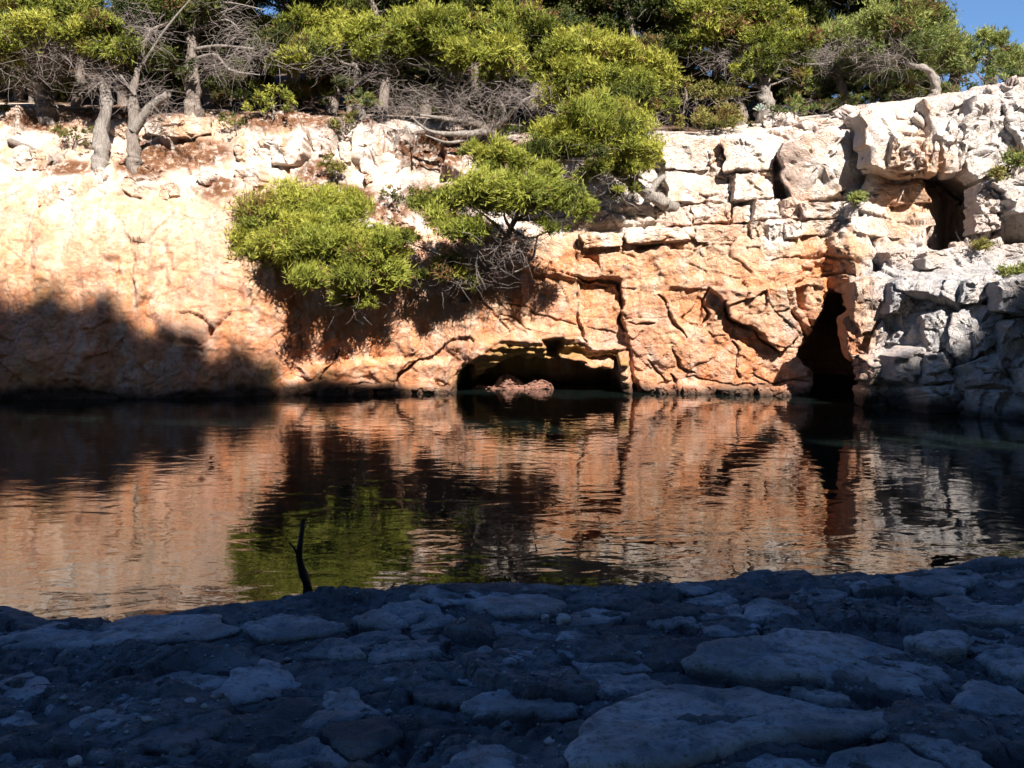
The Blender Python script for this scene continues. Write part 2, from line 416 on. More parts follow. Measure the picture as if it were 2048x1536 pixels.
def panel(pts, off, soft=7):
    """push a traced area in or out"""
    global d
    xs = [p[0] for p in pts]; ys = [p[1] for p in pts]
    m = (wx > min(xs)-30) & (wx < max(xs)+30) & (wy > min(ys)-30) & (wy < max(ys)+30)
    sd = poly_sd(wx[m], wy[m], pts)
    d[m] += off*sstep(-soft*0.5, soft*0.5, sd)
def crack(pts, wpx, depth):
    global d
    xs = [p[0] for p in pts]; ys = [p[1] for p in pts]
    m = (wx > min(xs)-30) & (wx < max(xs)+30) & (wy > min(ys)-30) & (wy < max(ys)+30)
    sd, t = seg_dist(wx[m], wy[m], pts)
    rag = vnoise(np.stack([X[m]*6, Z[m]*6, Y[m]], -1), 77)
    ww = wpx*0.74*(0.25+0.75*np.sin(np.pi*np.clip(t*0.96+0.02, 0, 1)))*(1+0.55*rag)+0.3
    d[m] -= depth*(1-sstep(ww*0.45, ww, sd))
# recessed / raised faces on the orange wall
panel([(1158, 560), (1240, 562), (1248, 640), (1262, 700), (1180, 690), (1160, 640)], -0.30, 5)
panel([(1000, 545), (1155, 560), (1158, 660), (1060, 655), (1010, 630)], -0.18, 8)
panel([(1150, 470), (1340, 475), (1340, 500), (1245, 560), (1150, 555)], 0.10, 8)
panel([(1330, 600), (1375, 672), (1400, 660), (1412, 580), (1340, 575)], -0.10, 6)
panel([(1415, 575), (1570, 570), (1600, 660), (1560, 705), (1500, 655), (1455, 640), (1449, 604)], 0.34, 7)
panel([(1449, 640), (1505, 660), (1560, 712), (1500, 700), (1450, 668)], -0.12, 8)
panel([(1575, 575), (1640, 560), (1645, 600), (1625, 660), (1600, 640)], 0.20, 6)
panel([(1590, 575), (1612, 575), (1612, 615), (1596, 615)], -0.35, 6)
panel([(600, 735), (830, 715), (905, 720), (890, 770), (800, 775), (640, 785)], 0.22, 16)
panel([(645, 762), (900, 772), (895, 800), (640, 800)], 0.35, 8)
panel([(1280, 765), (1640, 765), (1640, 800), (1280, 800)], 0.25, 10)
for pts, w_, dep in [
 ([(1098, 543), (1170, 558), (1205, 556), (1240, 561), (1247, 600), (1246, 628), (1240, 642), (1255, 664)], 6, 0.35),
 ([(1165, 516), (1195, 520), (1200, 540)], 5, 0.25),
 ([(1156, 585), (1157, 610), (1155, 640), (1162, 672), (1172, 684)], 4, 0.22),
 ([(1255, 640), (1285, 646), (1312, 648)], 4, 0.2),
 ([(1172, 656), (1205, 662), (1240, 668)], 3, 0.15),
 ([(1000, 628), (1040, 642), (1062, 662)], 3.5, 0.18), ([(1010, 605), (1060, 618), (1108, 640), (1150, 650)], 3, 0.15),
 ([(960, 600), (1000, 640), (1020, 668)], 3, 0.15),
 ([(1317, 589), (1335, 615), (1345, 645), (1375, 674)], 6, 0.3),
 ([(1449, 600), (1454, 640), (1480, 650), (1510, 657), (1540, 688), (1562, 708)], 8, 0.40),
 ([(1569, 570), (1580, 616), (1598, 651), (1622, 690)], 8, 0.7),
 ([(1349, 692), (1355, 715), (1358, 739), (1387, 752)], 5, 0.25),
 ([(1466, 683), (1479, 701), (1469, 733), (1477, 756)], 4.5, 0.25),
 ([(1412, 575), (1404, 610), (1419, 632), (1407, 656)], 5, 0.25),
 ([(1343, 750), (1352, 765), (1353, 790)], 6, 0.35),
 ([(1279, 492), (1300, 495), (1325, 492)], 5, 0.25),
 ([(1295, 720), (1310, 745), (1330, 755)], 4, 0.2), ([(1500, 745), (1520, 760), (1540, 764)], 3.5, 0.15),
 ([(1370, 790-33), (1440, 765), (1520, 768), (1620, 762)], 4, 0.2),
 ([(677, 704), (660, 735), (643, 757)], 4.5, 0.3), ([(835, 712), (805, 745), (798, 768), (760, 790)], 6, 0.35),
 ([(640, 790), (700, 770), (760, 765)], 4, 0.2),
 ([(1440, 292), (1448, 315), (1452, 335)], 4, 0.3), ([(1452, 345), (1492, 345)], 4, 0.2),
 ([(1310, 420), (1385, 412), (1460, 414)], 4, 0.2), ([(1455, 345), (1460, 400), (1462, 450)], 3, 0.15),
 ([(1150, 468), (1260, 462), (1385, 452), (1500, 444), (1600, 442), (1720, 440)], 4, 0.22),
 ([(1540, 520), (1600, 512), (1700, 516), (1740, 530)], 3.5, 0.18),
]:
    crack(pts, w_, dep)
# shallow hollows and ribs in the flowstone at left
panel([(208, 515), (238, 520), (244, 560), (232, 578), (214, 560)], -0.22, 14)
panel([(305, 540), (330, 530), (340, 580), (325, 598), (306, 590)], -0.16, 14)
panel([(268, 480), (300, 478), (304, 590), (272, 610)], 0.18, 14)
panel([(330, 470), (372, 465), (378, 520), (350, 540)], 0.14, 16)
panel([(375, 560), (405, 545), (410, 600), (378, 600)], 0.16, 14)
panel([(310, 625), (400, 605), (440, 640), (400, 690), (320, 670)], 0.22, 22)
panel([(60, 430), (110, 425), (120, 560), (75, 570)], 0.16, 26)
panel([(430, 560), (520, 570), (530, 620), (440, 620)], 0.14, 26)
# slots and hollows on the right
panel([(1690, 258), (1720, 250), (1724, 395), (1700, 388)], -0.9, 7)
panel([(1543, 308), (1558, 318), (1574, 402), (1548, 398)], -0.6, 6)
panel([(1850, 345), (1905, 350), (1945, 362), (1942, 470), (1872, 484), (1850, 474), (1868, 410)], -2.3, 14)
panel([(2005, 425), (2060, 420), (2120, 430), (2120, 500), (2010, 505)], -1.2, 14)
panel([(1748, 520), (1768, 515), (1770, 545), (1748, 548)], -0.7, 7)
panel([(1660, 585), (1676, 590), (1690, 640), (1700, 700), (1712, 770), (1712, 830), (1608, 830), (1640, 742), (1600, 708), (1622, 680), (1645, 640)], -2.6, 14)
# the sea cave: the roof slopes back and down, the floor is water
CAVE = [(898, 860), (903, 765), (925, 728), (985, 692), (1020, 684), (1090, 686), (1112, 677), (1150, 681), (1200, 702), (1262, 706), (1272, 755), (1300, 790), (1305, 860)]
mc = (wx > 860) & (wx < 1340) & (wy > 650)
sd = poly_sd(wx[mc], wy[mc], CAVE)
sdp = np.maximum(sd, 0)
deep = sstep(38, 62, sd)*(1-0.0*sdp)+sstep(960, 925, wx[mc])*sstep(6, 26, sd)
d[mc] -= 0.10*sstep(-3, 3, sd)+0.0125*np.minimum(sdp, 48)+2.4*np.clip(deep, 0, 1)
lay = np.sin(Z[mc]*26+2.2*fbm(np.stack([X[mc]*1.3, Y[mc], Z[mc]*2], -1), 3, 121)*1.4+X[mc]*1.0)
d[mc] += 0.075*lay*sstep(3, 12, sd)
panel([(1236, 712), (1258, 710), (1264, 785), (1240, 785)], 0.9, 6)
panel([(1112, 722), (1150, 716), (1228, 728), (1228, 764), (1110, 754)], 0.5, 8)
panel([(1090, 680), (1122, 678), (1120, 722), (1100, 716)], -0.8, 8)
d *= 1-0.7*sstep(0.55, 0.9, N0[..., 2])
d *= sstep(1.0, 0.95, tq)[:, None]*0.85+0.15
S2 = S+N0*d[..., None]
# nothing leaves the back edge
def masks(V):
    x, y = proj(V); z = V[..., 2]
    nz = fbm(np.stack([V[..., 0], V[..., 1], z], -1)*0.8, 3, 131)
    x = x+25*nz; y2 = y+45*nz
    mid = sstep(560, 700, x)*sstep(1760, 1700, x)
    warm = mid*(0.10+0.52*sstep(435, 520, y2)+0.12*sstep(600, 740, y2))
    warm += (1-sstep(560, 700, x))*(0.24+0.36*sstep(320, 560, y2)+0.22*sstep(560, 720, y2))
    warm += sstep(1700, 1760, x)*(0.06+0.45*np.exp(-((x-1810)/90)**2-((y-400)/90)**2)+0.22*sstep(1800, 1720, x)*sstep(500, 560, y))
    warm += 0.15*np.exp(-((x-640)/140)**2-((y-700)/70)**2)
    warm += 0.16*np.exp(-((x-1480)/90)**2-((y-720)/40)**2)
    grey = sstep(1690, 1790, x)*sstep(470, 560, y)*0.9+sstep(1840, 1960, x)*0.45+0.25*sstep(0.1, 0.7, nz)
    grey = np.clip(grey+0.35*np.exp(-((x-420)/60)**2-((y-470)/90)**2), 0, 1)
    ochre = 0.3+0.7*sstep(620, 400, x)*sstep(380, 470, y)+0.5*sstep(710, 740, y)*sstep(1300, 1200, x)
    soil = 0*x
    for bx, by, rx, ry in [(130, 335, 70, 22), (430, 372, 60, 30), (380, 305, 110, 40), (640, 345, 60, 40), (700, 392, 70, 28), (300, 330, 70, 22),
                           (880, 300, 70, 60), (80, 250, 70, 35), (250, 225, 170, 22), (560, 235, 220, 26), (880, 400, 80, 50), (1000, 300, 80, 25), (760, 420, 80, 30)]:
        soil = np.maximum(soil, np.exp(-((x-bx)/rx)**2-((y-by)/ry)**2))
    soil = sstep(0.25, 0.75, soil+0.25*nz)
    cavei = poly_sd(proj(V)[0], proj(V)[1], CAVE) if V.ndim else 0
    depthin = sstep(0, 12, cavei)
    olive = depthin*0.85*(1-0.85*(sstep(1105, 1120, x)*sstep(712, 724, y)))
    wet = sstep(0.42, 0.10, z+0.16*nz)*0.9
    return dict(warm=warm, grey=grey, ochre=np.clip(ochre, 0, 1), soil=soil, olive=olive, wet=wet, joint=0.12+0.88*sstep(950, 1250, x))
mk = masks(S2.reshape(-1, 3))
# wall vertices pushed deep into the cave project elsewhere: take the mask from the undisplaced sheet
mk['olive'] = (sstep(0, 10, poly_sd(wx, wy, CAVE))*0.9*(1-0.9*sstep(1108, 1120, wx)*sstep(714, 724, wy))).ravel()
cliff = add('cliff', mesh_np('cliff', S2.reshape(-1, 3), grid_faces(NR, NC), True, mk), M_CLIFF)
tag(cliff, 'orange and white limestone cliff across the water', 'cliff', kind='structure')
# photo-grid lookup of the finished surface
pxf, pyf = proj(S2)
FP = np.stack([pxf.ravel()[::3], pyf.ravel()[::3]], -1); FD = S2[..., 1].ravel()[::3]
FNv = normals(S2)
FNs = N0.reshape(-1, 3)[::3]
def cliffD(x, y, r=6):
    dd = (FP[:, 0]-x)**2+(FP[:, 1]-y)**2
    m = dd < r*r
    if m.any(): return float(np.quantile(FD[m], 0.3))
    return float(FD[np.argmin(dd)])

# ------------------------------------------------------------------ rocks
def rock(poly, depth, seed, ax=None, rings=(0.0, 0.14, 0.28, 0.42, 0.56, 0.69, 0.8, 0.89, 0.955, 1.0), M=64, rough=0.03, facets=3, tilt=0.35, jag=0.06, back=0.5, edge=0.9, chip=0.22, fs_=2.4):
    """closed stone: traced outline in its own plane, broken faceted front, sides going back. ax: columns right, up, out"""
    r_ = np.random.default_rng(seed)
    p = np.array(poly, float); p2 = np.vstack([p, p[:1]])
    L = np.concatenate([[0], np.cumsum(np.linalg.norm(np.diff(p2, axis=0), axis=1))])
    t = np.linspace(0, L[-1], M, endpoint=False)
    b = np.stack([np.interp(t, L, p2[:, 0]), np.interp(t, L, p2[:, 1])], -1)
    c = b.mean(0); size = np.sqrt(np.abs(np.ptp(b[:, 0])*np.ptp(b[:, 1])))
    bn = np.stack([b[:, 0]*3.2/size, b[:, 1]*3.2/size, np.full(M, seed*1.37)], -1)
    b = c+(b-c)*(1+jag*fbm(bn, 4, seed % 97, 0.65))[:, None]
    planes = [(c+r_.uniform(-0.25, 0.25, 2)*size, r_.uniform(-tilt, tilt, 2), 1-r_.uniform(0, 0.12)) for _ in range(facets)]
    off = r_.uniform(0, 50, 2)
    def height(q):
        h = np.full(len(q), 1.0)*depth
        for o, g, a in planes: h = np.minimum(h, a*depth+(q-o)@g)
        w3 = np.column_stack([q/size*2.0, np.full(len(q), seed*0.7)])
        fa, ea, _ = cells2(q/size*fs_+off+0.35*np.stack([fbm(w3, 2, 7), fbm(w3, 2, 8)], -1), seed % 89)
        fb, eb, _ = cells2(q/size*fs_*2.7+off, seed % 83)
        h = h+depth*chip*(fa*1.2+0.45*fb-0.45*(1-sstep(0, 0.10, ea)))
        return np.maximum(h, 0.3*depth)
    V = []
    for r in rings:
        q = c+(b-c)*r
        V.append(np.column_stack([q, height(q)*(edge if r >= 1.0 else 1.0)]))
    hb = V[-1][:, 2]
    V.append(np.column_stack([c+(b-c)*1.015, hb*0.66])); V.append(np.column_stack([c+(b-c)*0.995, hb*0.25])); V.append(np.column_stack([c+(b-c)*0.94, np.full(M, -back)]))
    V = np.concatenate(V); nr = len(V)//M
    V += rough*size*np.stack([fbm(V*4.0/size+seed, 4, 3, 0.6), fbm(V*4.0/size+seed, 4, 13, 0.6), fbm(V*4.0/size+seed, 4, 23, 0.6)], -1)*np.array([0.6, 0.6, 1.0])
    V[:M] = V[:M].mean(0)
    fs = []
    for i in range(nr-1):
        k = np.arange(M); k2 = (k+1) % M
        fs.append(np.stack([i*M+k, i*M+k2, (i+1)*M+k2, (i+1)*M+k], -1)[:, ::-1])
    fs = np.concatenate(fs)
    if ax is not None: V = V@np.array(ax).T
    return V, fs
blk_id = 0
def cliff_block(poly, depth, parent=None, D=None, tilt=0.3, yaw=0.0, pitch=0.0, name='rock_block', mat=None, **kw):
    """a block standing out of the cliff, outline traced at its own distance"""
    global blk_id
    blk_id += 1
    cx = np.mean([p[0] for p in poly]); cy = np.mean([p[1] for p in poly])
    D = D or cliffD(cx, cy)
    o = P(cx, cy, D)
    loc = [((x-cx)/F*D, -(y-cy)/F*D) for x, y in poly]
    ya, pi = math.radians(yaw), math.radians(pitch)
    R = Matrix.Rotation(ya, 3, 'Z') @ Matrix.Rotation(-pi, 3, 'X')
    ax = np.array([R @ Vector((1, 0, 0)), R @ Vector((0, 0, 1)), R @ Vector((0, -1, 0))]).T
    V, fs = rock(loc, depth, 100+blk_id*7, ax, tilt=tilt, **kw)
    wV = V+o
    me = mesh_np(name, V, fs[:, ::-1], True, None if mat else masks(wV)); me.set_sharp_from_angle(angle=0.5)
    ob = add(name, me, mat or M_CLIFF)
    ob.location = tuple(o)
    if parent: ob.parent = parent
    return ob
blocks = [
 # upper right: overhanging blocks
 ([(1718, 226), (1728, 214), (1800, 205), (1838, 206), (1843, 262), (1838, 328), (1800, 338), (1760, 346), (1722, 336)], 0.55),
 ([(1735, 347), (1800, 340), (1832, 330), (1852, 392), (1856, 408), (1800, 414), (1752, 418), (1730, 384)], 0.55),
 ([(1843, 200), (1915, 192), (1926, 214), (1892, 250), (1880, 300), (1860, 300), (1846, 290)], 0.6),
 ([(1846, 285), (1868, 262), (1872, 300), (1866, 352), (1847, 352)], 0.45),
 ([(1876, 300), (1892, 252), (1918, 240), (1930, 290), (1912, 350), (1884, 350)], 0.7),
 ([(1912, 250), (1934, 200), (1990, 190), (2016, 205), (2010, 262), (1960, 300), (1925, 296)], 0.65),
 ([(1930, 300), (1965, 298), (2012, 265), (2030, 290), (1990, 340), (1940, 362), (1915, 345)], 0.6),
 ([(1985, 192), (2050, 166), (2110, 165), (2110, 230), (2040, 250), (2012, 240)], 0.45),
 ([(2015, 250), (2060, 240), (2110, 240), (2110, 300), (2040, 305)], 0.4),
 ([(1790, 300), (1815, 290), (1835, 320), (1830, 345), (1795, 345)], 0.95),
 ([(1765, 268), (1788, 300), (1790, 335), (1765, 340)], 0.85),
 # column beside the hollow
 ([(1942, 372), (1985, 360), (2002, 372), (1998, 402), (1945, 410)], 0.55), ([(1946, 408), (1998, 402), (1996, 432), (1950, 436)], 0.6),
 ([(1938, 434), (1996, 430), (1990, 462), (1942, 470)], 0.55), ([(1990, 365), (2060, 340), (2110, 340), (2110, 400), (2010, 402)], 0.5),
 ([(2000, 400), (2060, 396), (2110, 400), (2110, 426), (2010, 430)], 0.4),
 # cream wall blocks
 ([(1562, 296), (1600, 266), (1640, 262), (1694, 260), (1692, 330), (1694, 384), (1640, 402), (1585, 402), (1563, 352)], 0.6),
 ([(1318, 284), (1380, 277), (1440, 276), (1440, 330), (1436, 345), (1330, 338)], 0.30), ([(1446, 278), (1538, 275), (1546, 305), (1544, 342), (1450, 342)], 0.38),
 ([(1470, 348), (1542, 346), (1546, 396), (1465, 400)], 0.30), ([(1330, 345), (1450, 348), (1458, 405), (1330, 405)], 0.22),
 ([(1525, 232), (1575, 226), (1600, 250), (1595, 264), (1530, 270)], 0.5), ([(1600, 246), (1660, 238), (1716, 232), (1712, 254), (1640, 262), (1602, 262)], 0.4),
 # ledge stones
 ([(1556, 402), (1580, 396), (1604, 418), (1598, 440), (1558, 440)], 0.55), ([(1506, 404), (1552, 402), (1552, 441), (1503, 441)], 0.36),
 ([(1496, 447), (1524, 445), (1526, 474), (1500, 479)], 0.42), ([(1529, 449), (1562, 447), (1562, 481), (1529, 483)], 0.46), ([(1564, 447), (1598, 446), (1597, 478), (1565, 480)], 0.40),
 ([(1386, 412), (1458, 412), (1460, 446), (1388, 449)], 0.34), ([(1604, 408), (1660, 404), (1720, 402), (1728, 430), (1660, 436), (1606, 436)], 0.34),
 ([(1602, 446), (1660, 440), (1700, 440), (1704, 466), (1640, 472), (1602, 470)], 0.28), ([(1316, 424), (1380, 416), (1382, 450), (1310, 456)], 0.26),
 ([(1465, 414), (1500, 410), (1498, 444), (1465, 446)], 0.25), ([(1160, 470), (1240, 466), (1245, 492), (1165, 496)], 0.3), ([(1250, 466), (1320, 460), (1380, 456), (1380, 482), (1300, 488), (1250, 488)], 0.34),
 ([(1390, 456), (1490, 450), (1494, 480), (1395, 484)], 0.22), ([(1706, 436), (1740, 425), (1800, 424), (1850, 430), (1862, 452), (1800, 478), (1720, 470)], 0.25),
 # grey ledge on the right
 ([(1768, 506), (1820, 500), (1835, 512), (1832, 538), (1775, 542)], 0.5), ([(1842, 508), (1900, 496), (1960, 494), (1964, 530), (1900, 538), (1845, 540)], 0.45),
 ([(1966, 494), (2048, 484), (2110, 480), (2110, 520), (2030, 532), (1970, 532)], 0.4),
 # lower right boulders
 ([(1702, 566), (1740, 556), (1772, 556), (1766, 612), (1742, 660), (1722, 668), (1708, 640)], 0.5),
 ([(1684, 640), (1706, 618), (1724, 660), (1712, 700), (1700, 726), (1690, 690)], 0.5),
 ([(1776, 566), (1800, 556), (1822, 570), (1800, 625), (1770, 625)], 0.55),
 ([(1738, 690), (1766, 632), (1800, 622), (1798, 670), (1770, 715), (1736, 716)], 0.6), ([(1806, 580), (1850, 574), (1846, 620), (1806, 680), (1800, 640)], 0.5),
 ([(1842, 630), (1880, 622), (1900, 650), (1886, 694), (1850, 700)], 0.6), ([(1862, 552), (1900, 546), (1930, 560), (1905, 600), (1868, 598)], 0.5),
 ([(1930, 560), (1975, 548), (1992, 572), (1960, 606), (1920, 604)], 0.5), ([(1994, 562), (2050, 550), (2110, 552), (2110, 625), (2040, 634), (1996, 622)], 0.6),
 ([(1905, 625), (1955, 612), (1996, 630), (1985, 690), (1930, 720), (1896, 700)], 0.65), ([(1995, 645), (2050, 638), (2110, 640), (2110, 720), (2040, 730), (2000, 712)], 0.6),
 ([(1730, 722), (1772, 718), (1766, 752), (1738, 770)], 0.5), ([(1780, 712), (1830, 690), (1848, 720), (1826, 768), (1776, 760)], 0.55),
 ([(1850, 712), (1894, 705), (1920, 730), (1900, 764), (1845, 768)], 0.55), ([(1925, 728), (1985, 710), (2030, 730), (2020, 772), (1935, 772)], 0.6),
 ([(2035, 735), (2110, 728), (2110, 790), (2040, 790)], 0.5), ([(1830, 774), (1900, 770), (1930, 780), (1925, 826), (1840, 826)], 0.5), ([(1935, 780), (2025, 778), (2030, 832), (1940, 834)], 0.5),
 ([(1715, 775), (1760, 768), (1820, 772), (1828, 820), (1720, 816)], 0.4),
 # broken stones along the waterline
 ([(650, 778), (700, 770), (738, 776), (742, 800), (655, 802)], 0.4), ([(752, 784), (790, 776), (826, 780), (828, 802), (756, 802)], 0.45), ([(836, 780), (880, 774), (898, 782), (896, 802), (838, 800)], 0.35),
 ([(1312, 776), (1346, 768), (1350, 800), (1316, 800)], 0.4), ([(1362, 772), (1420, 770), (1430, 800), (1364, 800)], 0.45), ([(1436, 778), (1500, 772), (1512, 802), (1440, 802)], 0.4), ([(1518, 776), (1580, 772), (1606, 784), (1600, 804), (1520, 804)], 0.5),
 # upper left outcrops
 ([(19, 222), (40, 214), (52, 232), (50, 270), (24, 268)], 0.4), ([(28, 296), (55, 292), (63, 320), (56, 342), (30, 338)], 0.35), ([(67, 304), (94, 302), (104, 325), (98, 345), (70, 342)], 0.35),
 ([(108, 372), (138, 364), (152, 385), (146, 405), (112, 404)], 0.3), ([(78, 384), (106, 378), (110, 412), (82, 414)], 0.25), ([(226, 260), (244, 254), (262, 262), (258, 280), (228, 279)], 0.35),
 ([(230, 308), (256, 304), (262, 326), (254, 333), (230, 330)], 0.3), ([(280, 338), (300, 330), (322, 340), (320, 362), (286, 364)], 0.4), ([(246, 362), (280, 350), (318, 366), (320, 396), (270, 398), (248, 384)], 0.35),
 ([(322, 372), (352, 368), (362, 392), (340, 404), (322, 398)], 0.3), ([(194, 340), (208, 336), (218, 352), (212, 362), (196, 358)], 0.25), ([(290, 240), (340, 230), (420, 234), (418, 262), (380, 276), (300, 272)], 0.5),
 ([(472, 296), (492, 282), (514, 290), (516, 322), (496, 332), (474, 326)], 0.45), ([(520, 284), (560, 272), (612, 276), (618, 310), (600, 336), (556, 336), (526, 318)], 0.6),
 ([(622, 258), (648, 252), (668, 260), (672, 312), (652, 318), (630, 300)], 0.55), ([(704, 262), (726, 242), (748, 238), (772, 258), (770, 320), (758, 358), (728, 352), (708, 320)], 0.65),
 ([(772, 268), (800, 258), (826, 262), (832, 290), (814, 336), (790, 346), (772, 330)], 0.6), ([(826, 310), (850, 300), (876, 312), (878, 348), (846, 362), (826, 350)], 0.4),
 ([(728, 352), (742, 348), (746, 364), (734, 370)], 0.3), ([(764, 434), (790, 426), (826, 432), (830, 456), (790, 462), (766, 452)], 0.4), ([(676, 290), (700, 280), (704, 330), (684, 334)], 0.4),
 ([(474, 340), (520, 334), (530, 372), (490, 380), (470, 366)], 0.3), ([(396, 350), (430, 340), (440, 366), (410, 374)], 0.25),
]
for pts, dep in blocks:
    lowr = pts[0][0] > 1680 and pts[0][1] > 550
    cliff_block(pts, dep*(0.62 if lowr else 0.72), cliff, tilt=0.6 if lowr else 0.35, yaw=random.Random(blk_id).uniform(-16, 16), pitch=random.Random(blk_id+50).uniform(-6, 14), chip=0.4 if lowr else 0.28, jag=0.10)
# red boulders in the cave mouth
for pts, dep, lab in [([(986, 772), (1000, 752), (1014, 745), (1034, 752), (1050, 768), (1050, 786), (984, 786)], 0.5, 'largest reddish boulder lying in the mouth of the sea cave'),
                      ([(1046, 770), (1062, 760), (1082, 757), (1100, 763), (1106, 772), (1106, 786), (1044, 786)], 0.45, 'low reddish boulder right of the largest one in the sea cave'),
                      ([(942, 776), (956, 768), (974, 770), (988, 774), (988, 786), (942, 786)], 0.4, 'small flat reddish boulder at the left in the sea cave mouth')]:
    tag(cliff_block(pts, dep, None, D=27.3, tilt=0.5, name='boulder', chip=0.22, mat=M_RED, back=0.5), lab, 'boulder', 'boulders in the sea cave')

# ------------------------------------------------------------------ land above the cliff, water
GX, GY = 150, 70
gu = np.linspace(-700, 2900, GX); last = interp_cols(gu)[:, -1]
gs = np.concatenate([[-0.6], np.linspace(0, 1, GY-1)**1.6*90])
HL = np.empty((GY, GX, 3))
for j, s in enumerate(gs):
    HL[j, :, 0] = last[:, 0]*(1+s/60); HL[j, :, 1] = last[:, 1]+s
    HL[j, :, 2] = last[:, 2]-0.12+np.interp(gu, [-700, 1350, 1750, 2900], [0.42, 0.42, 0.16, 0.14])*min(s, 25)+0.05*max(s-25, 0)
HL[..., 2] += 0.3*fbm(HL*0.3, 3, 151)*sstep(0, 3, HL[..., 1]-last[None, :, 1])
hillside = add('hillside', mesh_np('hillside', HL.reshape(-1, 3), grid_faces(GY, GX)), M_SOIL); hillside['kind'] = 'structure'
def groundZ(x, y):
    dd = (HL[..., 0]-x)**2+(HL[..., 1]-y)**2
    return float(HL[..., 2].ravel()[np.argmin(dd)])
wat = np.array([(-60, -6, 0), (60, -6, 0), (60, 34, 0), (-60, 34, 0)], float)
water = add('water', mesh_np('water', wat, np.array([[0, 1, 2, 3]]), False), M_WATER); water['kind'] = 'structure'

# ------------------------------------------------------------------ rock shelf in the foreground
EDGE = [(-400, 1200), (0, 1216), (100, 1232), (250, 1236), (400, 1216), (550, 1196), (640, 1178), (700, 1174), (770, 1182), (800, 1170), (900, 1160), (1150, 1160), (1300, 1150), (1450, 1148), (1530, 1134), (1605, 1130), (1620, 1142), (1800, 1140), (1950, 1120), (2048, 1114), (2500, 1090)]
SH = 0.6
ex, ey = [], []
for a, b in EDGE:
    D = F*(CAMZ-SH)/(b-HZ); ex.append((a-1024)/F*D); ey.append(D)
def edge_y(x):
    e = np.interp(x, ex, ey)
    e = np.where(x < ex[0], ey[0]+(ex[0]-x)*0.12, e); e = np.where(x > ex[-1], ey[-1]+(x-ex[-1])*0.25, e)
    return e
xs = np.concatenate([np.linspace(-40, -4.4, 60, endpoint=False), np.linspace(-4.4, 4.4, 500, endpoint=False), np.linspace(4.4, 40, 60)])
tt = np.concatenate([np.linspace(0, 0.72, 40, endpoint=False)**1.0, np.linspace(0.72, 1.0, 250)])
y0 = -9.0
GXs, T = np.meshgrid(xs, tt)
E = edge_y(GXs)+0.05*fbm(np.stack([GXs*3, GXs*0, GXs*0], -1), 4, 161)
top = T < 0.97
YY = y0+(E-y0)*np.minimum(T/0.97, 1.0)
# denser towards the edge in view
u = np.clip((T-0.97)/0.03, 0, 1)
pp = np.stack([GXs, YY, 0*GXs], -1)
Zs = SH-0.03+0.03*fbm(pp*0.8, 3, 171)
fa, ea, _ = cells2(np.stack([GXs*1.5-YY*0.5+0.45*fbm(pp*1.6, 3, 173), YY*2.6+GXs*0.3+0.45*fbm(pp*1.6, 3, 175)], -1), 177)
fb, eb, _ = cells2(np.stack([GXs*9+0.4*fbm(pp*6, 2, 183), YY*10+0.4*fbm(pp*6, 2, 185)], -1), 187)
rz_ = sstep(-0.1, 0.5, fbm(pp*1.1, 2, 197))
edg = 1-0.75*np.exp(-((E-YY)/0.16)**2)
fa = fa*edg; fb = fb*edg; ea = ea+(1-edg)*0.2
Zs += 0.06*fa+(0.012+0.022*rz_)*fb-0.06*(1-sstep(0, 0.09, ea))-(0.004+0.014*rz_)*(1-sstep(0, 0.2, eb))+0.016*fbm(pp*6, 5, 191, 0.6)*edg
Zs += 0.05*np.exp(-((E-YY)/0.25)**2)*0.4
YY = YY+0.25*np.sqrt(u); Zs = Zs-u*1.7
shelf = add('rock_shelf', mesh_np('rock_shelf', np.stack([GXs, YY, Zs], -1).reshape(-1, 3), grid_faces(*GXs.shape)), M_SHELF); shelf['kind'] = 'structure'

def clip_half(poly, a, b, c):
    out = []
    for i in range(len(poly)):
        p, q = poly[i], poly[(i+1) % len(poly)]
        dp, dq = a*p[0]+b*p[1]-c, a*q[0]+b*q[1]-c
        if dp <= 0: out.append(p)
        if dp*dq < 0: t = dp/(dp-dq); out.append((p[0]+(q[0]-p[0])*t, p[1]+(q[1]-p[1])*t))
    return out
def ground_pt(a, b, h=SH): D = F*(CAMZ-h)/(b-HZ); return ((a-1024)/F*D, D)
slab_axes = np.eye(3)
slab_n = 0
def slab(poly, thick, z, mat=M_SLAB, **kw):
    global slab_n
    slab_n += 1
    p = np.array(poly); c = p.mean(0)
    V, fs = rock(p-c, thick, 900+slab_n*5, None, tilt=0.03, facets=3, rough=kw.pop('rough', 0.010), jag=kw.pop('jag', 0.22), back=0.12, edge=0.72, M=kw.pop('M', 44), chip=kw.pop('chip', 0.35), **kw)
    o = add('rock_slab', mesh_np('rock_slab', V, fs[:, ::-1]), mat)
    o.location = (c[0], c[1], z); o.parent = shelf; tr_ = random.Random(slab_n); o.rotation_euler = (tr_.uniform(-0.07, 0.03), tr_.uniform(-0.05, 0.05), 0)
    return o
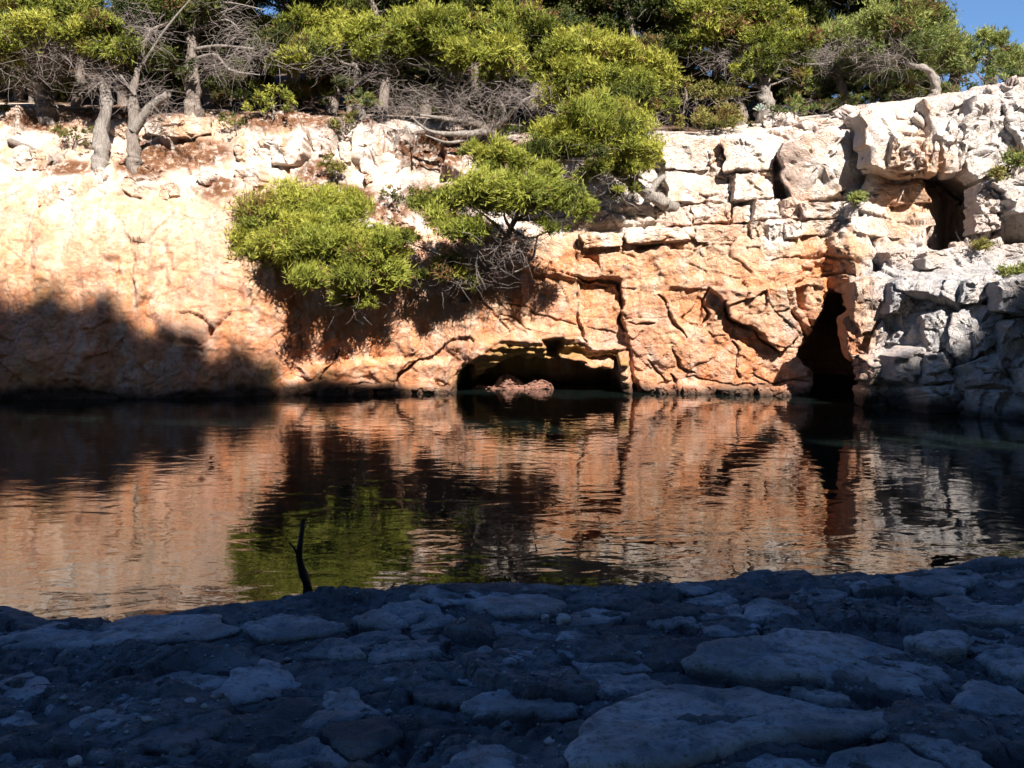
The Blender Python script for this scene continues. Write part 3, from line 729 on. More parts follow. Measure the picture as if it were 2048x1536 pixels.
big = [
 [(1150, 1500), (1190, 1440), (1290, 1372), (1350, 1362), (1520, 1374), (1640, 1398), (1770, 1412), (1780, 1445), (1690, 1468), (1520, 1480), (1400, 1520), (1250, 1545), (1160, 1540)],
 [(1380, 1336), (1400, 1300), (1500, 1280), (1560, 1264), (1700, 1266), (1780, 1290), (1880, 1320), (1895, 1345), (1840, 1374), (1700, 1376), (1640, 1352), (1560, 1356), (1450, 1344)],
 [(1810, 1278), (1850, 1260), (1920, 1256), (1950, 1275), (1930, 1300), (1860, 1302)],
 [(1880, 1226), (1960, 1214), (2060, 1218), (2070, 1245), (1960, 1240)],
 [(1580, 1378), (1640, 1376), (1700, 1392), (1695, 1402), (1640, 1396)],
 [(480, 1255), (560, 1228), (640, 1232), (700, 1250), (640, 1268), (520, 1275)],
 [(0, 1255), (120, 1244), (330, 1226), (440, 1230), (480, 1262), (420, 1280), (200, 1290), (0, 1290)],
 [(930, 1210), (980, 1186), (1090, 1180), (1130, 1200), (1120, 1226), (1000, 1232)],
]
bigp = [[ground_pt(*q) for q in b] for b in big]
for k, b in enumerate(bigp):
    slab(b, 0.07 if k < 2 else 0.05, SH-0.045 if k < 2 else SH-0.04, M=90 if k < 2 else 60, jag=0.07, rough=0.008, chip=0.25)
rs = np.random.default_rng(31)
seeds = []
while len(seeds) < 260:
    x, y = rs.uniform(-4.2, 4.2), rs.uniform(2.9, 6.6)
    if abs(x) > 0.62*y+0.5: continue
    if all(((x-a)/1.25)**2+((y-b)/0.8)**2 > 0.235**2*(0.25+2.2*rs.random()**2) for a, b in seeds): seeds.append((x, y))
    if rs.random() < 0.0008: break
bigc = [np.array(b) for b in bigp]
for i, (x, y) in enumerate(seeds):
    poly = [(x-0.6, y-0.4), (x+0.6, y-0.4), (x+0.6, y+0.4), (x-0.6, y+0.4)]
    for j, (a, b) in enumerate(seeds):
        if i == j or abs(a-x) > 1.2 or abs(b-y) > 0.9: continue
        nx, ny = (a-x), (b-y); mx, my = (a+x)/2, (b+y)/2
        poly = clip_half(poly, nx, ny, nx*mx+ny*my)
        if len(poly) < 3: break
    if len(poly) < 3: continue
    c = np.mean(poly, axis=0)
    if rs.random() < 0.34: continue
    if c[1] > edge_y(np.array(c[0]))-0.10: continue
    pl = c+(np.array(poly)-c)*rs.uniform(0.86, 0.98)
    if np.ptp(pl[:, 0]) < 0.22 or np.ptp(pl[:, 1]) < 0.12: continue
    if any(poly_sd(np.array([c[0]]), np.array([c[1]]), [tuple(q) for q in bb])[0] > -0.09 for bb in bigc): continue
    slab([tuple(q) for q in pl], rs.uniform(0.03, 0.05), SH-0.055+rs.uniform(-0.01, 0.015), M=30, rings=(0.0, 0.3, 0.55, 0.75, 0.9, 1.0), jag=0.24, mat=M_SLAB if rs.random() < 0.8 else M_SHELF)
# loose pebbles one can pick out
M_PEB = plain('pale_pebble', (0.27, 0.30, 0.34), 0.85, 0.25, 20)
for a, b, s, lab in [(1052, 1351, 0.042, 'small pale pebble on rough rock left of the long crevice'), (1180, 1437, 0.036, 'tiny white pebble at the left tip of the biggest slab'),
                     (1098, 1473, 0.05, 'rounded grey pebble below the left tip of the biggest slab'), (1127, 1232, 0.085, 'rounded cobble near the water edge in the middle of the shelf'),
                     (1090, 1226, 0.05, 'small cobble left of the rounded cobble near the water edge'), (170, 1395+20, 0.07, 'pale loose stone at the left of the dark shelf'),
                     (380, 1395, 0.06, 'pointed pale stone on the shelf left of centre'), (150, 1512, 0.06, 'round pale stone at the bottom left of the shelf')]:
    x, y = ground_pt(a, b, SH+0.02); s = s*0.75
    ang = np.linspace(0, 2*math.pi, 10, endpoint=False)
    V, fs = rock(np.stack([np.cos(ang)*s*0.6, np.sin(ang)*s*0.5], -1), s*0.6, int(a), None, M=20, rings=(0, 0.4, 0.75, 0.95), tilt=0.4, back=s*0.9, edge=0.5, rough=0.03)
    o = add('pebble', mesh_np('pebble', V, fs[:, ::-1]), M_PEB, loc=(x, y, SH-0.012)); tag(o, lab, 'pebble', 'loose pebbles on the rock shelf')
# gravel in the gaps
gn = 5200
gxp = rs.uniform(-4.2, 4.2, gn); gyp = rs.uniform(2.8, 6.2, gn); okm = gyp < edge_y(gxp)-0.08
gxp, gyp = gxp[okm], gyp[okm]
octa = np.array([(1, 0, 0), (-1, 0, 0), (0, 1, 0), (0, -1, 0), (0, 0, 1), (0, 0, -1)], float)
of = np.array([(0, 2, 4), (2, 1, 4), (1, 3, 4), (3, 0, 4), (2, 0, 5), (1, 2, 5), (3, 1, 5), (0, 3, 5)])
gs_ = rs.uniform(0.004, 0.014, len(gxp))*(1+1.2*(rs.random(len(gxp)) < 0.08))
ix_ = np.clip(np.searchsorted(xs, gxp), 1, len(xs)-1)
gz = np.array([np.interp(gyp[i], YY[:, ix_[i]], Zs[:, ix_[i]]) for i in range(len(gxp))])
GV = octa[None]*gs_[:, None, None]*rs.uniform(0.6, 1.3, (len(gxp), 6, 3))*np.array([1, 1, 0.7])+np.stack([gxp, gyp, gz+gs_*0.3], -1)[:, None]
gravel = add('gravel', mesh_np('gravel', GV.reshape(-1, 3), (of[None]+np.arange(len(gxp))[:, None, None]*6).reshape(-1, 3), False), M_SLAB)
tag(gravel, 'fine grey gravel scattered over the shaded rock shelf', 'gravel', kind='stuff')
# dark stick rising from the water behind the shelf edge
sx = [P(a, b, 7.0) for a, b in [(622, 1245), (618, 1196), (614, 1168), (604, 1140), (599, 1110), (602, 1080), (607, 1040)]]
v, f = tube(smooth_path(sx, 20), np.linspace(0.045, 0.016, 20), 8, 3, 0.2)
tw = smooth_path([P(600, 1118, 7.0), P(590, 1098, 6.97), P(578, 1086, 6.95)], 8)
tv, tf = tube(tw, np.linspace(0.014, 0.005, 8), 7, 5, 0.2)
v, f = join([(v, f), (tv, tf)])
st = add('driftwood_stick', mesh_np('driftwood_stick', v, f), M_WOOD)
tag(st, 'thin black curved stick rising from the water behind the shelf edge', 'stick')

# ------------------------------------------------------------------ trees
def needles(puffs, seed, per_m2=950, L=0.15, wd=0.026, blades=4, dry=0.02, up=0.55):
    """puffs: (x,y,z,r,tint). Tufts of needle blades on every puff's upper shell -> one mesh"""
    r = np.random.default_rng(seed)
    puffs = np.asarray(puffs, float)
    cnt = np.maximum(6, (per_m2*puffs[:, 3]**2*4).astype(int))
    idx = np.repeat(np.arange(len(puffs)), cnt); n = len(idx)
    dr = r.normal(size=(n, 3)); dr[:, 2] += 0.3; dr /= np.linalg.norm(dr, axis=1)[:, None]
    rad = puffs[idx, 3]*np.clip(np.abs(r.normal(0.75, 0.38, n)), 0.05, 1.7)
    ell = r.uniform(0.65, 1.35, (len(puffs), 3))*np.array([1, 1, 0.75])
    base = puffs[idx, :3]+dr*rad[:, None]*ell[idx]
    pdir = r.normal(scale=0.45, size=(len(puffs), 3))
    ax = 0.55*dr+pdir[idx]+np.array([0.0, -0.15, up])+r.normal(scale=0.5, size=(n, 3)); ax /= np.linalg.norm(ax, axis=1)[:, None]
    b = np.repeat(base, blades, 0); a = np.repeat(ax, blades, 0); m = len(b)
    dirv = a+r.normal(scale=0.42, size=(m, 3)); dirv /= np.linalg.norm(dirv, axis=1)[:, None]
    side = np.cross(dirv, r.normal(size=(m, 3))); side /= np.linalg.norm(side, axis=1)[:, None]+1e-9
    pl_ = r.uniform(0.6, 1.45, len(puffs)); pd_ = r.random(len(puffs))
    ln = (L*r.uniform(0.6, 1.25, m)*np.repeat(pl_[idx], blades))[:, None]
    V = np.empty((m, 3, 3)); V[:, 0] = b-side*wd*0.5; V[:, 1] = b+side*wd*0.5; V[:, 2] = b+dirv*ln
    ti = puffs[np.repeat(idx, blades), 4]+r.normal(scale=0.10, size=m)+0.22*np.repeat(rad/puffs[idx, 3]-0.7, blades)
    dryv = np.repeat((r.random(n) < np.where(pd_[idx] < 0.07, 0.55, dry)).astype(float), blades)
    me = mesh_np('needles', V.reshape(-1, 3), np.arange(m*3).reshape(-1, 3), False, dict(tint=np.repeat(ti, 3), dry=np.repeat(dryv, 3)))
    return me
def pad_puffs(pads, seed, dens=2.6, rp=(0.20, 0.36)):
    """pads: (centre xyz, rx, ry, rz). Fill the upper shell of each pad with small puffs"""
    r = np.random.default_rng(seed); out = []
    for c, rx, ry, rz in pads:
        area = 4*(rx*ry+rx*rz+ry*rz)
        n = max(4, int(area*dens))
        dv = r.normal(size=(n, 3)); dv[:, 2] += 0.25; dv /= np.linalg.norm(dv, axis=1)[:, None]
        q = np.array(c)+dv*np.array([rx, ry, rz])*r.uniform(0.55, 1.0, n)[:, None]
        keep = dv[:, 2] > -0.55
        rad = r.uniform(rp[0]*0.6, rp[1]*1.2, n)*np.clip(min(rx, rz)/0.45, 0.6, 1.15)
        po = r.normal(scale=0.18)
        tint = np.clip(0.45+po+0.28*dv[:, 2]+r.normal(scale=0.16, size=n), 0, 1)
        out.append(np.column_stack([q, rad, tint])[keep])
    return np.concatenate(out)
def twig_cloud(c, r3, n, seed, rad=0.009, ln=0.8, down=0.0):
    r = np.random.default_rng(seed); parts = []
    for k in range(n):
        a = np.array(c)+r.normal(size=3)*np.array(r3)*0.5
        dv = r.normal(size=3); dv[2] = dv[2]*0.5-down; dv /= np.linalg.norm(dv)
        pts = [a]
        for s in range(3):
            dv = dv+r.normal(scale=0.35, size=3); dv /= np.linalg.norm(dv); pts.append(pts[-1]+dv*ln*r.uniform(0.2, 0.45))
        parts.append(tube(pts, np.linspace(rad*r.uniform(0.7, 1.6), rad*0.35, 4), 3, 0, 0, False))
    return join(parts)
tree_n = 0
def pine(name, label, trunk, pads, cat='pine tree', group=None, needle=None, bark=None, branches=(), dead=(), seed=None, limb=True, near=0.0, twigs=14, dens=2.6, rp=(0.20, 0.36), per_m2=440, L=0.165, wd=0.031, blades=4, dry=0.02):
    """trunk: [(px,py,D,r)...] traced from the root up; pads: [(px,py,D,rx px,rz px[,ry m])]"""
    global tree_n
    tree_n += 1; seed = seed or 1000+tree_n*13
    r = np.random.default_rng(seed)
    tp = np.array([list(P(a, b, D))+[rr] for a, b, D, rr in trunk])
    root = empty(name, tp[0, :3]); tag(root, label, cat, group)
    if tp[0, 3] > 0.09:      # root flare, running into the ground
        tp = np.vstack([tp[0]+(np.array([0.0, 0.9, -0.1, tp[0, 3]*0.3]) if near else np.array([0.05, 0.15, -0.75, tp[0, 3]*0.6])), tp[0]*np.array([1, 1, 1, 1.22]), 0.7*tp[0]+0.3*tp[1], tp[1:]])
    sm = smooth_path(tp, 6*len(tp)); sm[:, 3] = np.maximum(sm[:, 3], 0.01)
    v, f = tube(sm[:, :3], sm[:, 3]*(1+0.035*r.normal(size=len(sm))), 14, seed, 0.3)
    add('trunk', mesh_np('trunk', v, f), bark or M_BARK, root)
    wp = []
    for q in pads:
        D = q[2]-near; rx = q[3]/F*D; rz = q[4]/F*D; ry = q[5] if len(q) > 5 else 0.75*rx
        wp.append((P(q[0], q[1], D), rx, ry, rz))
    for br in branches:
        bp = np.array([list(P(a, b, D))+[rr] for a, b, D, rr in br]); bs = smooth_path(bp, 5*len(bp)); bs[:, 3] = np.maximum(bs[:, 3], 0.006)
        v, f = tube(bs[:, :3], bs[:, 3], 7, seed, 0.2); add('branch', mesh_np('branch', v, f), M_BARKG, root)
    if limb:
        for c, rx, ry, rz in wp:
            dd = np.linalg.norm(sm[:, :3]-(c-np.array([0, 0, 0.5*rz+0.25*rx])), axis=1); k = int(np.argmin(dd))
            a = sm[k, :3]; mid = (a+c)/2+np.array([0, 0, -0.12])+r.normal(scale=0.10, size=3)
            pts = smooth_path([a, mid, c+np.array([0, 0, -0.3*rz])], 8)
            r0 = min(sm[k, 3]*0.7, 0.03+0.05*max(rx, rz))
            v, f = tube(pts, np.linspace(r0, 0.012, 8), 6, seed, 0.15); add('branch', mesh_np('branch', v, f), bark or M_BARK, root)
    if twigs:
        parts = []
        for i, (c, rx, ry, rz) in enumerate(wp): parts.append(twig_cloud(c-np.array([0, 0, rz*0.55]), (rx, ry, rz*0.5), twigs, seed+i, 0.006, 0.6))
        v, f = join(parts); o = add('twigs', mesh_np('twigs', v, f), M_TWIG, root); o['kind'] = 'stuff'
    if dead:
        parts = []
        for i, q in enumerate(dead):
            D = q[2]; parts.append(twig_cloud(P(q[0], q[1], D), (q[3]/F*D, 0.5, q[4]/F*D), int(q[5]*1.5), seed+70+i, 0.0065, 0.75, 0.1))
        v, f = join(parts); o = add('dead_twigs', mesh_np('dead_twigs', v, f), M_TWIG, root); o['kind'] = 'stuff'
    pu = pad_puffs(wp, seed+3, dens, rp)
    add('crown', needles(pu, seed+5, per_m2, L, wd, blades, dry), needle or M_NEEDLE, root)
    return root

# cliff-hanging pines
pine('pine_shrub', 'round bushy pine shrub hanging low on the cliff, leftmost over the water', [(800, 590, 25.7, 0.06), (760, 570, 25.1, 0.055), (700, 545, 24.6, 0.05), (620, 510, 24.5, 0.03)],
     [(540, 455, 25.4, 66, 46, .45), (600, 420, 25.5, 80, 42, .5), (680, 425, 24.7, 60, 38, .7), (625, 490, 24.4, 100, 56, .8), (700, 500, 24.0, 95, 56, .8), (560, 510, 25.1, 58, 36, .4), (760, 530, 24.2, 70, 48, .8),
      (660, 560, 23.9, 85, 38, .9), (750, 575, 24.5, 50, 28, .5), (700, 605, 24.3, 60, 22, .5), (512, 480, 25.4, 40, 30, .35)], cat='pine shrub', dens=2.8, per_m2=720, wd=0.024, near=0.1)
pine('pine_tree', 'low spreading pine on the cliff above the sea cave, with grey dead twigs below', [(925, 605, 25.7, 0.13), (960, 560, 25.2, 0.12), (1000, 500, 25.0, 0.10), (1030, 440, 25.0, 0.07)],
     [(1010, 395, 25.0, 95, 42), (1090, 400, 25.0, 70, 36), (1140, 425, 25.0, 58, 26), (940, 400, 25.2, 70, 34), (880, 395, 25.6, 55, 32), (890, 455, 24.8, 55, 36, .6), (1000, 330, 25.8, 70, 34), (1060, 350, 25.6, 60, 30), (1100, 455, 25.0, 45, 18),
      (870, 545, 25.6, 55, 28, .4), (930, 560, 25.6, 36, 24, .4), (820, 480, 25.3, 30, 26, .5), (950, 310, 26.4, 40, 22)],
     branches=[[(1010, 480, 25.0, .06), (1060, 520, 24.8, .04), (1075, 470, 24.8, .02)], [(980, 520, 25.1, .05), (1020, 545, 24.6, .03), (1060, 530, 24.4, .015)], [(960, 560, 25.2, .05), (1000, 470, 24.9, .04), (985, 440, 24.8, .02)]],
     dead=[(990, 485, 23.9, 45, 35, 150), (950, 540, 24.4, 40, 30, 60), (1055, 490, 24.0, 30, 25, 60)], dens=2.5, per_m2=720, wd=0.024, near=1.5)
pine('pine_tree', 'leaning pine with a thick pale trunk rooted in the white ledge', [(1345, 412, 26.3, 0.20), (1318, 400, 26.0, 0.185), (1285, 380, 25.9, 0.15), (1240, 350, 25.8, 0.13), (1200, 310, 25.8, 0.09)],
     [(1190, 255, 25.8, 85, 42), (1255, 275, 25.7, 55, 36), (1275, 330, 25.4, 42, 40, .6), (1130, 285, 25.8, 75, 34), (1200, 300, 25.3, 90, 36), (1190, 215, 26.3, 55, 32), (1080, 310, 25.9, 45, 26), (1240, 340, 25.4, 60, 30), (1250, 385, 25.5, 42, 20, .5), (1140, 340, 25.5, 50, 24)],
     branches=[[(1300, 392, 26.0, .10), (1312, 366, 26.1, .10), (1335, 352, 26.3, .09), (1362, 346, 26.5, .075), (1380, 352, 26.8, .05)], [(1210, 400, 25.9, .03), (1195, 380, 25.7, .025), (1185, 360, 25.6, .015)]],
     dead=[(1160, 350, 25.5, 60, 20, 70), (1220, 365, 25.5, 40, 16, 40)], bark=M_BARKG, dens=2.5, per_m2=720, wd=0.024, near=0.3)
# upper pines, centre
pine('pine_tree', 'broad bright green pine in the top middle with bare gnarled grey branches under it', [(990, 285, 28.3, 0.24), (985, 262, 28.0, 0.20), (940, 245, 27.8, 0.16), (900, 200, 27.8, 0.12), (900, 140, 28.0, 0.08)],
     [(790, 65, 28.2, 75, 38), (850, 55, 28.0, 85, 40), (930, 75, 27.8, 95, 40), (1020, 60, 28.2, 75, 36), (880, 105, 27.4, 100, 34), (960, 115, 27.3, 90, 32), (780, 105, 28.0, 60, 34), (700, 75, 28.6, 45, 32), (1050, 85, 28.2, 50, 30), (1000, 140, 27.4, 50, 24), (745, 50, 28.8, 50, 26)],
     branches=[[(985, 262, 28, .12), (920, 268, 27.4, .09), (860, 262, 27.2, .05), (820, 232, 27.2, .02)], [(985, 262, 28, .10), (1010, 230, 27.6, .07), (990, 190, 27.4, .05), (960, 165, 27.3, .03)],
               [(940, 245, 27.8, .08), (880, 236, 27.3, .06), (840, 230, 27.1, .03)], [(1010, 240, 27.7, .07), (1050, 200, 27.4, .05), (1080, 190, 27.2, .02)], [(960, 270, 27.9, .06), (900, 285, 27.3, .04), (850, 270, 27.1, .02)]],
     dead=[(960, 190, 27.4, 90, 30, 200), (870, 200, 27.6, 60, 30, 90), (1040, 190, 27.4, 50, 30, 90), (800, 215, 27.6, 50, 28, 110), (930, 235, 27.5, 70, 20, 70)], dens=2.7)
pine('pine_tree', 'dense yellow-green pine right of the broad middle pine', [(1110, 275, 28.6, 0.20), (1140, 235, 28.4, 0.16), (1170, 190, 28.2, 0.12), (1200, 140, 28.2, 0.08)],
     [(1130, 115, 28.3, 70, 36), (1200, 120, 28.3, 80, 38), (1265, 145, 28.1, 70, 38), (1310, 175, 27.8, 45, 34), (1180, 165, 27.8, 90, 36), (1260, 195, 27.6, 75, 34), (1110, 155, 28.0, 55, 30), (1310, 215, 27.5, 40, 26), (1120, 195, 27.6, 55, 24), (1270, 235, 27.6, 50, 24), (1180, 85, 28.8, 50, 26)],
     dead=[(1290, 250, 27.6, 40, 18, 60), (1120, 220, 27.6, 50, 16, 50)], dens=2.7)
# upper left pines
pine('pine_tree', 'pine with straight grey trunk at the far left, full green crown at the top', [(200, 335, 26.5, 0.23), (203, 270, 26.6, 0.19), (212, 200, 26.7, 0.17), (205, 150, 26.8, 0.14), (180, 90, 27.0, 0.10)],
     [(40, 30, 26.6, 90, 40), (120, 25, 26.6, 90, 42), (190, 60, 26.4, 60, 38), (90, 75, 26.2, 90, 34), (225, 85, 26.3, 40, 34), (180, 110, 26.4, 60, 28), (10, 100, 26.6, 50, 30), (230, 130, 26.5, 35, 24)],
     dead=[(100, 110, 26.4, 60, 25, 160), (200, 165, 26.4, 50, 20, 80), (60, 150, 26.6, 50, 22, 60)], bark=M_BARKG, dens=2.0)
pine('pine_tree', 'dark forked pine just right of the straight grey trunk at the left', [(268, 330, 26.5, 0.20), (266, 280, 26.5, 0.16), (266, 200, 26.7, 0.12), (272, 150, 26.8, 0.09), (300, 60, 27.2, 0.06)],
     [(300, 40, 27.4, 70, 34), (360, 10, 27.6, 80, 36), (260, 120, 27.2, 50, 26), (340, 130, 27.8, 50, 24)],
     branches=[[(266, 262, 26.5, .16), (300, 215, 26.4, .14), (338, 188, 26.3, .11)], [(272, 150, 26.8, .05), (330, 60, 26.6, .035), (380, 0, 26.5, .02)], [(270, 190, 26.6, .05), (240, 150, 26.4, .03)]],
     dead=[(300, 70, 26.6, 40, 40, 90), (250, 30, 26.8, 40, 25, 60), (300, 190, 26.4, 50, 20, 60), (330, 240, 26.3, 40, 20, 40)], needle=M_NEEDLE2)
pine('pine_tree', 'bent pine with thick short trunk behind the far left trunks', [(92, 225, 28.0, 0.26), (84, 185, 28.1, 0.22), (75, 145, 28.2, 0.20), (100, 90, 28.4, 0.12)],
     [(60, 60, 28.6, 90, 40), (-40, 90, 28.2, 70, 40), (30, 150, 28.0, 45, 24), (140, 170, 28.4, 40, 24)], dead=[(90, 120, 27.6, 50, 30, 140), (30, 140, 27.8, 40, 30, 60)], needle=M_NEEDLE2, bark=M_BARKG)
pine('pine_tree', 'tall shaded pine whose bare limbs reach right at the upper left', [(386, 220, 28.6, 0.22), (384, 120, 28.7, 0.19), (382, 20, 28.8, 0.16), (385, -120, 29.0, 0.10)],
     [(330, -120, 28.4, 130, 50), (430, -130, 28.2, 140, 55), (380, -190, 28.6, 120, 55), (520, -100, 28.0, 110, 45), (260, -90, 28.2, 100, 40), (600, -70, 28.2, 90, 36), (420, 130, 29.5, 60, 28), (470, 60, 29.8, 70, 32)],
     branches=[[(384, 100, 28.7, .07), (440, 92, 28.0, .05), (510, 98, 27.6, .03)], [(384, 120, 28.7, .06), (430, 110, 28.0, .05), (460, 140, 27.6, .035), (520, 150, 27.4, .015)], [(384, 60, 28.7, .05), (450, 40, 28.0, .03), (480, 60, 27.8, .015)], [(384, 20, 28.7, .05), (450, 5, 28.0, .03), (530, 20, 27.8, .012)], [(384, 30, 28.7, .05), (340, 60, 27.9, .03)]],
     dead=[(450, 130, 27.7, 50, 25, 130), (480, 70, 28, 50, 30, 90), (440, 20, 28, 60, 20, 60), (520, 110, 27.6, 40, 20, 60)], needle=M_NEEDLE2)
pine('pine_tree', 'small dull green pine between the bare limbs and the broad middle pine', [(715, 190, 29.0, 0.12), (714, 140, 29.0, 0.10), (690, 90, 29.0, 0.06)],
     [(600, 55, 28.8, 50, 32), (560, 90, 28.4, 50, 28), (620, 95, 28.4, 60, 30), (680, 110, 28.6, 50, 30), (580, 130, 28.2, 50, 22), (660, 60, 29.2, 40, 26)], dead=[(640, 120, 28.2, 60, 24, 80), (740, 150, 28.4, 60, 20, 70)], bark=M_BARKG)
# right
pine('pine_tree', 'yellowish pine with a dark leaning trunk right of the middle pines', [(1480, 225, 29.5, 0.17), (1474, 170, 29.6, 0.14), (1460, 110, 29.8, 0.10), (1450, 40, 30, 0.06)],
     [(1440, 30, 29.8, 80, 38), (1510, 30, 29.6, 70, 38), (1470, 70, 29.4, 80, 32), (1400, 90, 30.0, 40, 30), (1560, 50, 29.8, 45, 30), (1530, 100, 29.6, 60, 30), (1410, 20, 30.4, 50, 30)],
     dead=[(1450, 120, 29.4, 50, 24, 90), (1500, 120, 29.4, 40, 24, 50)], bark=M_BARK)
pine('pine_tree', 'yellow-green pine with thick grey trunk above the agave', [(1532, 218, 29.0, 0.24), (1528, 185, 29.0, 0.20), (1525, 150, 29.1, 0.17), (1500, 90, 29.3, 0.10)],
     [(1560, 120, 28.8, 55, 26), (1600, 95, 29.0, 50, 26), (1510, 130, 28.8, 45, 20), (1480, 150, 28.8, 35, 18), (1580, 150, 28.8, 35, 18)], bark=M_BARKG)
pine('pine_tree', 'pine with a strongly bent pale trunk on the cliff edge at right', [(1868, 200, 26.2, 0.14), (1873, 178, 26.2, 0.125), (1866, 152, 26.2, 0.11), (1848, 136, 26.2, 0.09), (1822, 130, 26.4, 0.065), (1790, 110, 27.0, 0.04), (1775, 70, 27.4, 0.03)],
     [(1770, 60, 27.2, 75, 36), (1820, 40, 27.4, 60, 34), (1850, 85, 27.2, 60, 34), (1790, 100, 26.8, 70, 28), (1880, 110, 27.2, 45, 30), (1740, 90, 27.4, 45, 30), (1815, 150, 27.3, 40, 16), (1910, 135, 27.6, 40, 24)],
     dead=[(1780, 110, 26.6, 60, 24, 110)], limb=False, bark=M_BARKG, needle=M_NEEDLE3, dens=2.0)
pine('pine_tree', 'grey twiggy half-bare pine left of the bent trunk', [(1690, 205, 29.5, 0.15), (1680, 150, 29.5, 0.12), (1690, 90, 29.6, 0.08)],
     [(1640, 90, 29.6, 45, 22), (1700, 75, 29.6, 50, 22), (1720, 120, 29.0, 50, 18), (1660, 140, 29.0, 50, 16), (1620, 140, 29.4, 40, 18)],
     branches=[[(1690, 120, 29.5, .05), (1640, 128, 29.0, .03), (1595, 128, 28.8, .015)], [(1690, 110, 29.5, .05), (1740, 100, 29.0, .03), (1770, 100, 28.8, .015)]],
     dead=[(1690, 110, 29.0, 70, 28, 220), (1640, 120, 29.2, 50, 24, 90), (1740, 120, 28.8, 40, 24, 90)], needle=M_NEEDLE3)
for k, (a, b, D, w_, h_) in enumerate([(1868, 55, 33, 44, 50), (1975, 95, 32, 58, 46), (2045, 132, 31, 52, 42), (1905, 100, 32, 50, 44), (1785, 10, 35, 66, 64), (2015, 115, 34, 40, 36), (2125, 160, 31, 60, 42)]):
    lab = ['tallest rounded pine on the skyline where the sky begins', 'rounded pine on the skyline under the blue sky, second from the corner', 'pine at the right edge of the picture under the sky', 'pine behind the bent trunk, below the skyline', 'tall pine rising out of the frame left of the sky',
           'small hazy crown between the two skyline pines at right', 'pine just beyond the right picture edge'][k]
    zr = groundZ((a-1024)/F*D, D); pyr = HZ-(zr-CAMZ)/D*F
    pine('pine_tree', lab, [(a, pyr+6, D, 0.18), (a+6, b+h_, D, 0.14), (a, b, D, 0.06)],
         [(a, b-h_*0.25, D, w_*0.6, h_*0.5), (a-w_*0.45, b+h_*0.2, D-.3, w_*0.5, h_*0.42), (a+w_*0.45, b+h_*0.15, D-.2, w_*0.5, h_*0.42), (a, b+h_*0.5, D-.8, w_*0.7, h_*0.4), (a-w_*.5, b+h_*.8, D-.6, w_*.45, h_*.35), (a+w_*.5, b+h_*.75, D-.6, w_*.45, h_*.35)],
         group='pines on the right skyline', needle=M_NEEDLE3, twigs=6, per_m2=420, wd=0.032)
# shrubs along the cliff top
shr = [('round low shrub on the white cliff top left of the agave', 1430, 235, 28.4, 85, 34, M_SCRUB), ('green shrub under the thick grey trunk near the agave', 1590, 210, 27.6, 55, 26, M_NEEDLE3), ('dark shrub in the shade under the bent pine', 1680, 205, 28.0, 75, 26, M_NEEDLE2),
       ('low shrub right of the bent trunk on the cliff edge', 1915, 175, 26.6, 45, 18, M_NEEDLE3), ('shrub on the cliff edge below the skyline pines', 1990, 150, 27.0, 60, 20, M_NEEDLE3), ('shrub beside the right picture edge on the cliff top', 2050, 140, 27.2, 50, 20, M_NEEDLE3),
       ('pine seedling bush at the cliff top left of the standing white boulders', 545, 205, 27.9, 62, 34, M_NEEDLE), ('bush with yellowish leaves above the standing white boulders', 680, 235, 28.0, 50, 34, M_SCRUB), ('pale green bush in front of the thin stump in the middle', 720, 195, 28.2, 40, 24, M_NEEDLE3),
       ('bright green bush in the gap behind the gnarled branches', 1025, 258, 29.2, 40, 22, M_NEEDLE2), ('grey-green scrub at the left under the straight trunk', 150, 265, 27.0, 55, 28, M_SCRUB), ('dark undergrowth bush behind the forked pine', 330, 170, 29.5, 80, 36, M_NEEDLE2),
       ('dark undergrowth bush behind the bare limbs', 460, 175, 29.5, 80, 34, M_NEEDLE2), ('dark bush in the hollow behind the pine seedling', 620, 180, 29.8, 80, 34, M_NEEDLE2), ('dark bush under the broad middle pine', 860, 170, 30.0, 90, 36, M_NEEDLE2), ('dark bush behind the gnarled branches', 970, 220, 30.2, 80, 36, M_NEEDLE2),
       ('small shrub in the red soil gully between white boulders', 665, 330, 27.1, 26, 20, M_SCRUB), ('dry shrub above the leftmost cliff pine shrub', 590, 385, 26.2, 40, 16, M_SCRUB), ('thin yellowish scrub in the gully below the white boulders', 800, 385, 26.6, 55, 24, M_SCRUB),
       ('brownish scrub right of the yellow pine', 1370, 175, 29.6, 50, 40, M_SCRUB), ('olive scrub on slope below the yellow pines', 1450, 185, 29.0, 60, 26, M_SCRUB), ('green bush filling the slope behind the half-bare pine', 1620, 175, 29.6, 60, 32, M_NEEDLE3), ('dark bush in shade left of the bent trunk', 1790, 180, 27.8, 60, 26, M_NEEDLE2),
       ('small scrub tuft on the far right rock face', 2030, 318, 23.0, 26, 18, M_NEEDLE3), ('scrub tuft on the grey ledge at right', 1965, 487, 22.6, 22, 10, M_SCRUB), ('grassy tuft on the lower ledge at the right edge', 2030, 545, 20.8, 40, 10, M_NEEDLE3), ('tiny green tuft below the overhanging block', 1716, 396, 24.6, 14, 10, M_NEEDLE3),
       ('scrub tuft at the cliff top left of the standing slab', 470, 240, 28.0, 45, 20, M_SCRUB), ('low brown scrub at the left picture edge', 20, 225, 28.4, 45, 26, M_SCRUB), ('scrub tuft high on the far right rocks', 2000, 345, 22.9, 20, 8, M_SCRUB), ('thin bush at the foot of the spreading cliff pine', 905, 520, 25.4, 40, 24, M_SCRUB)]
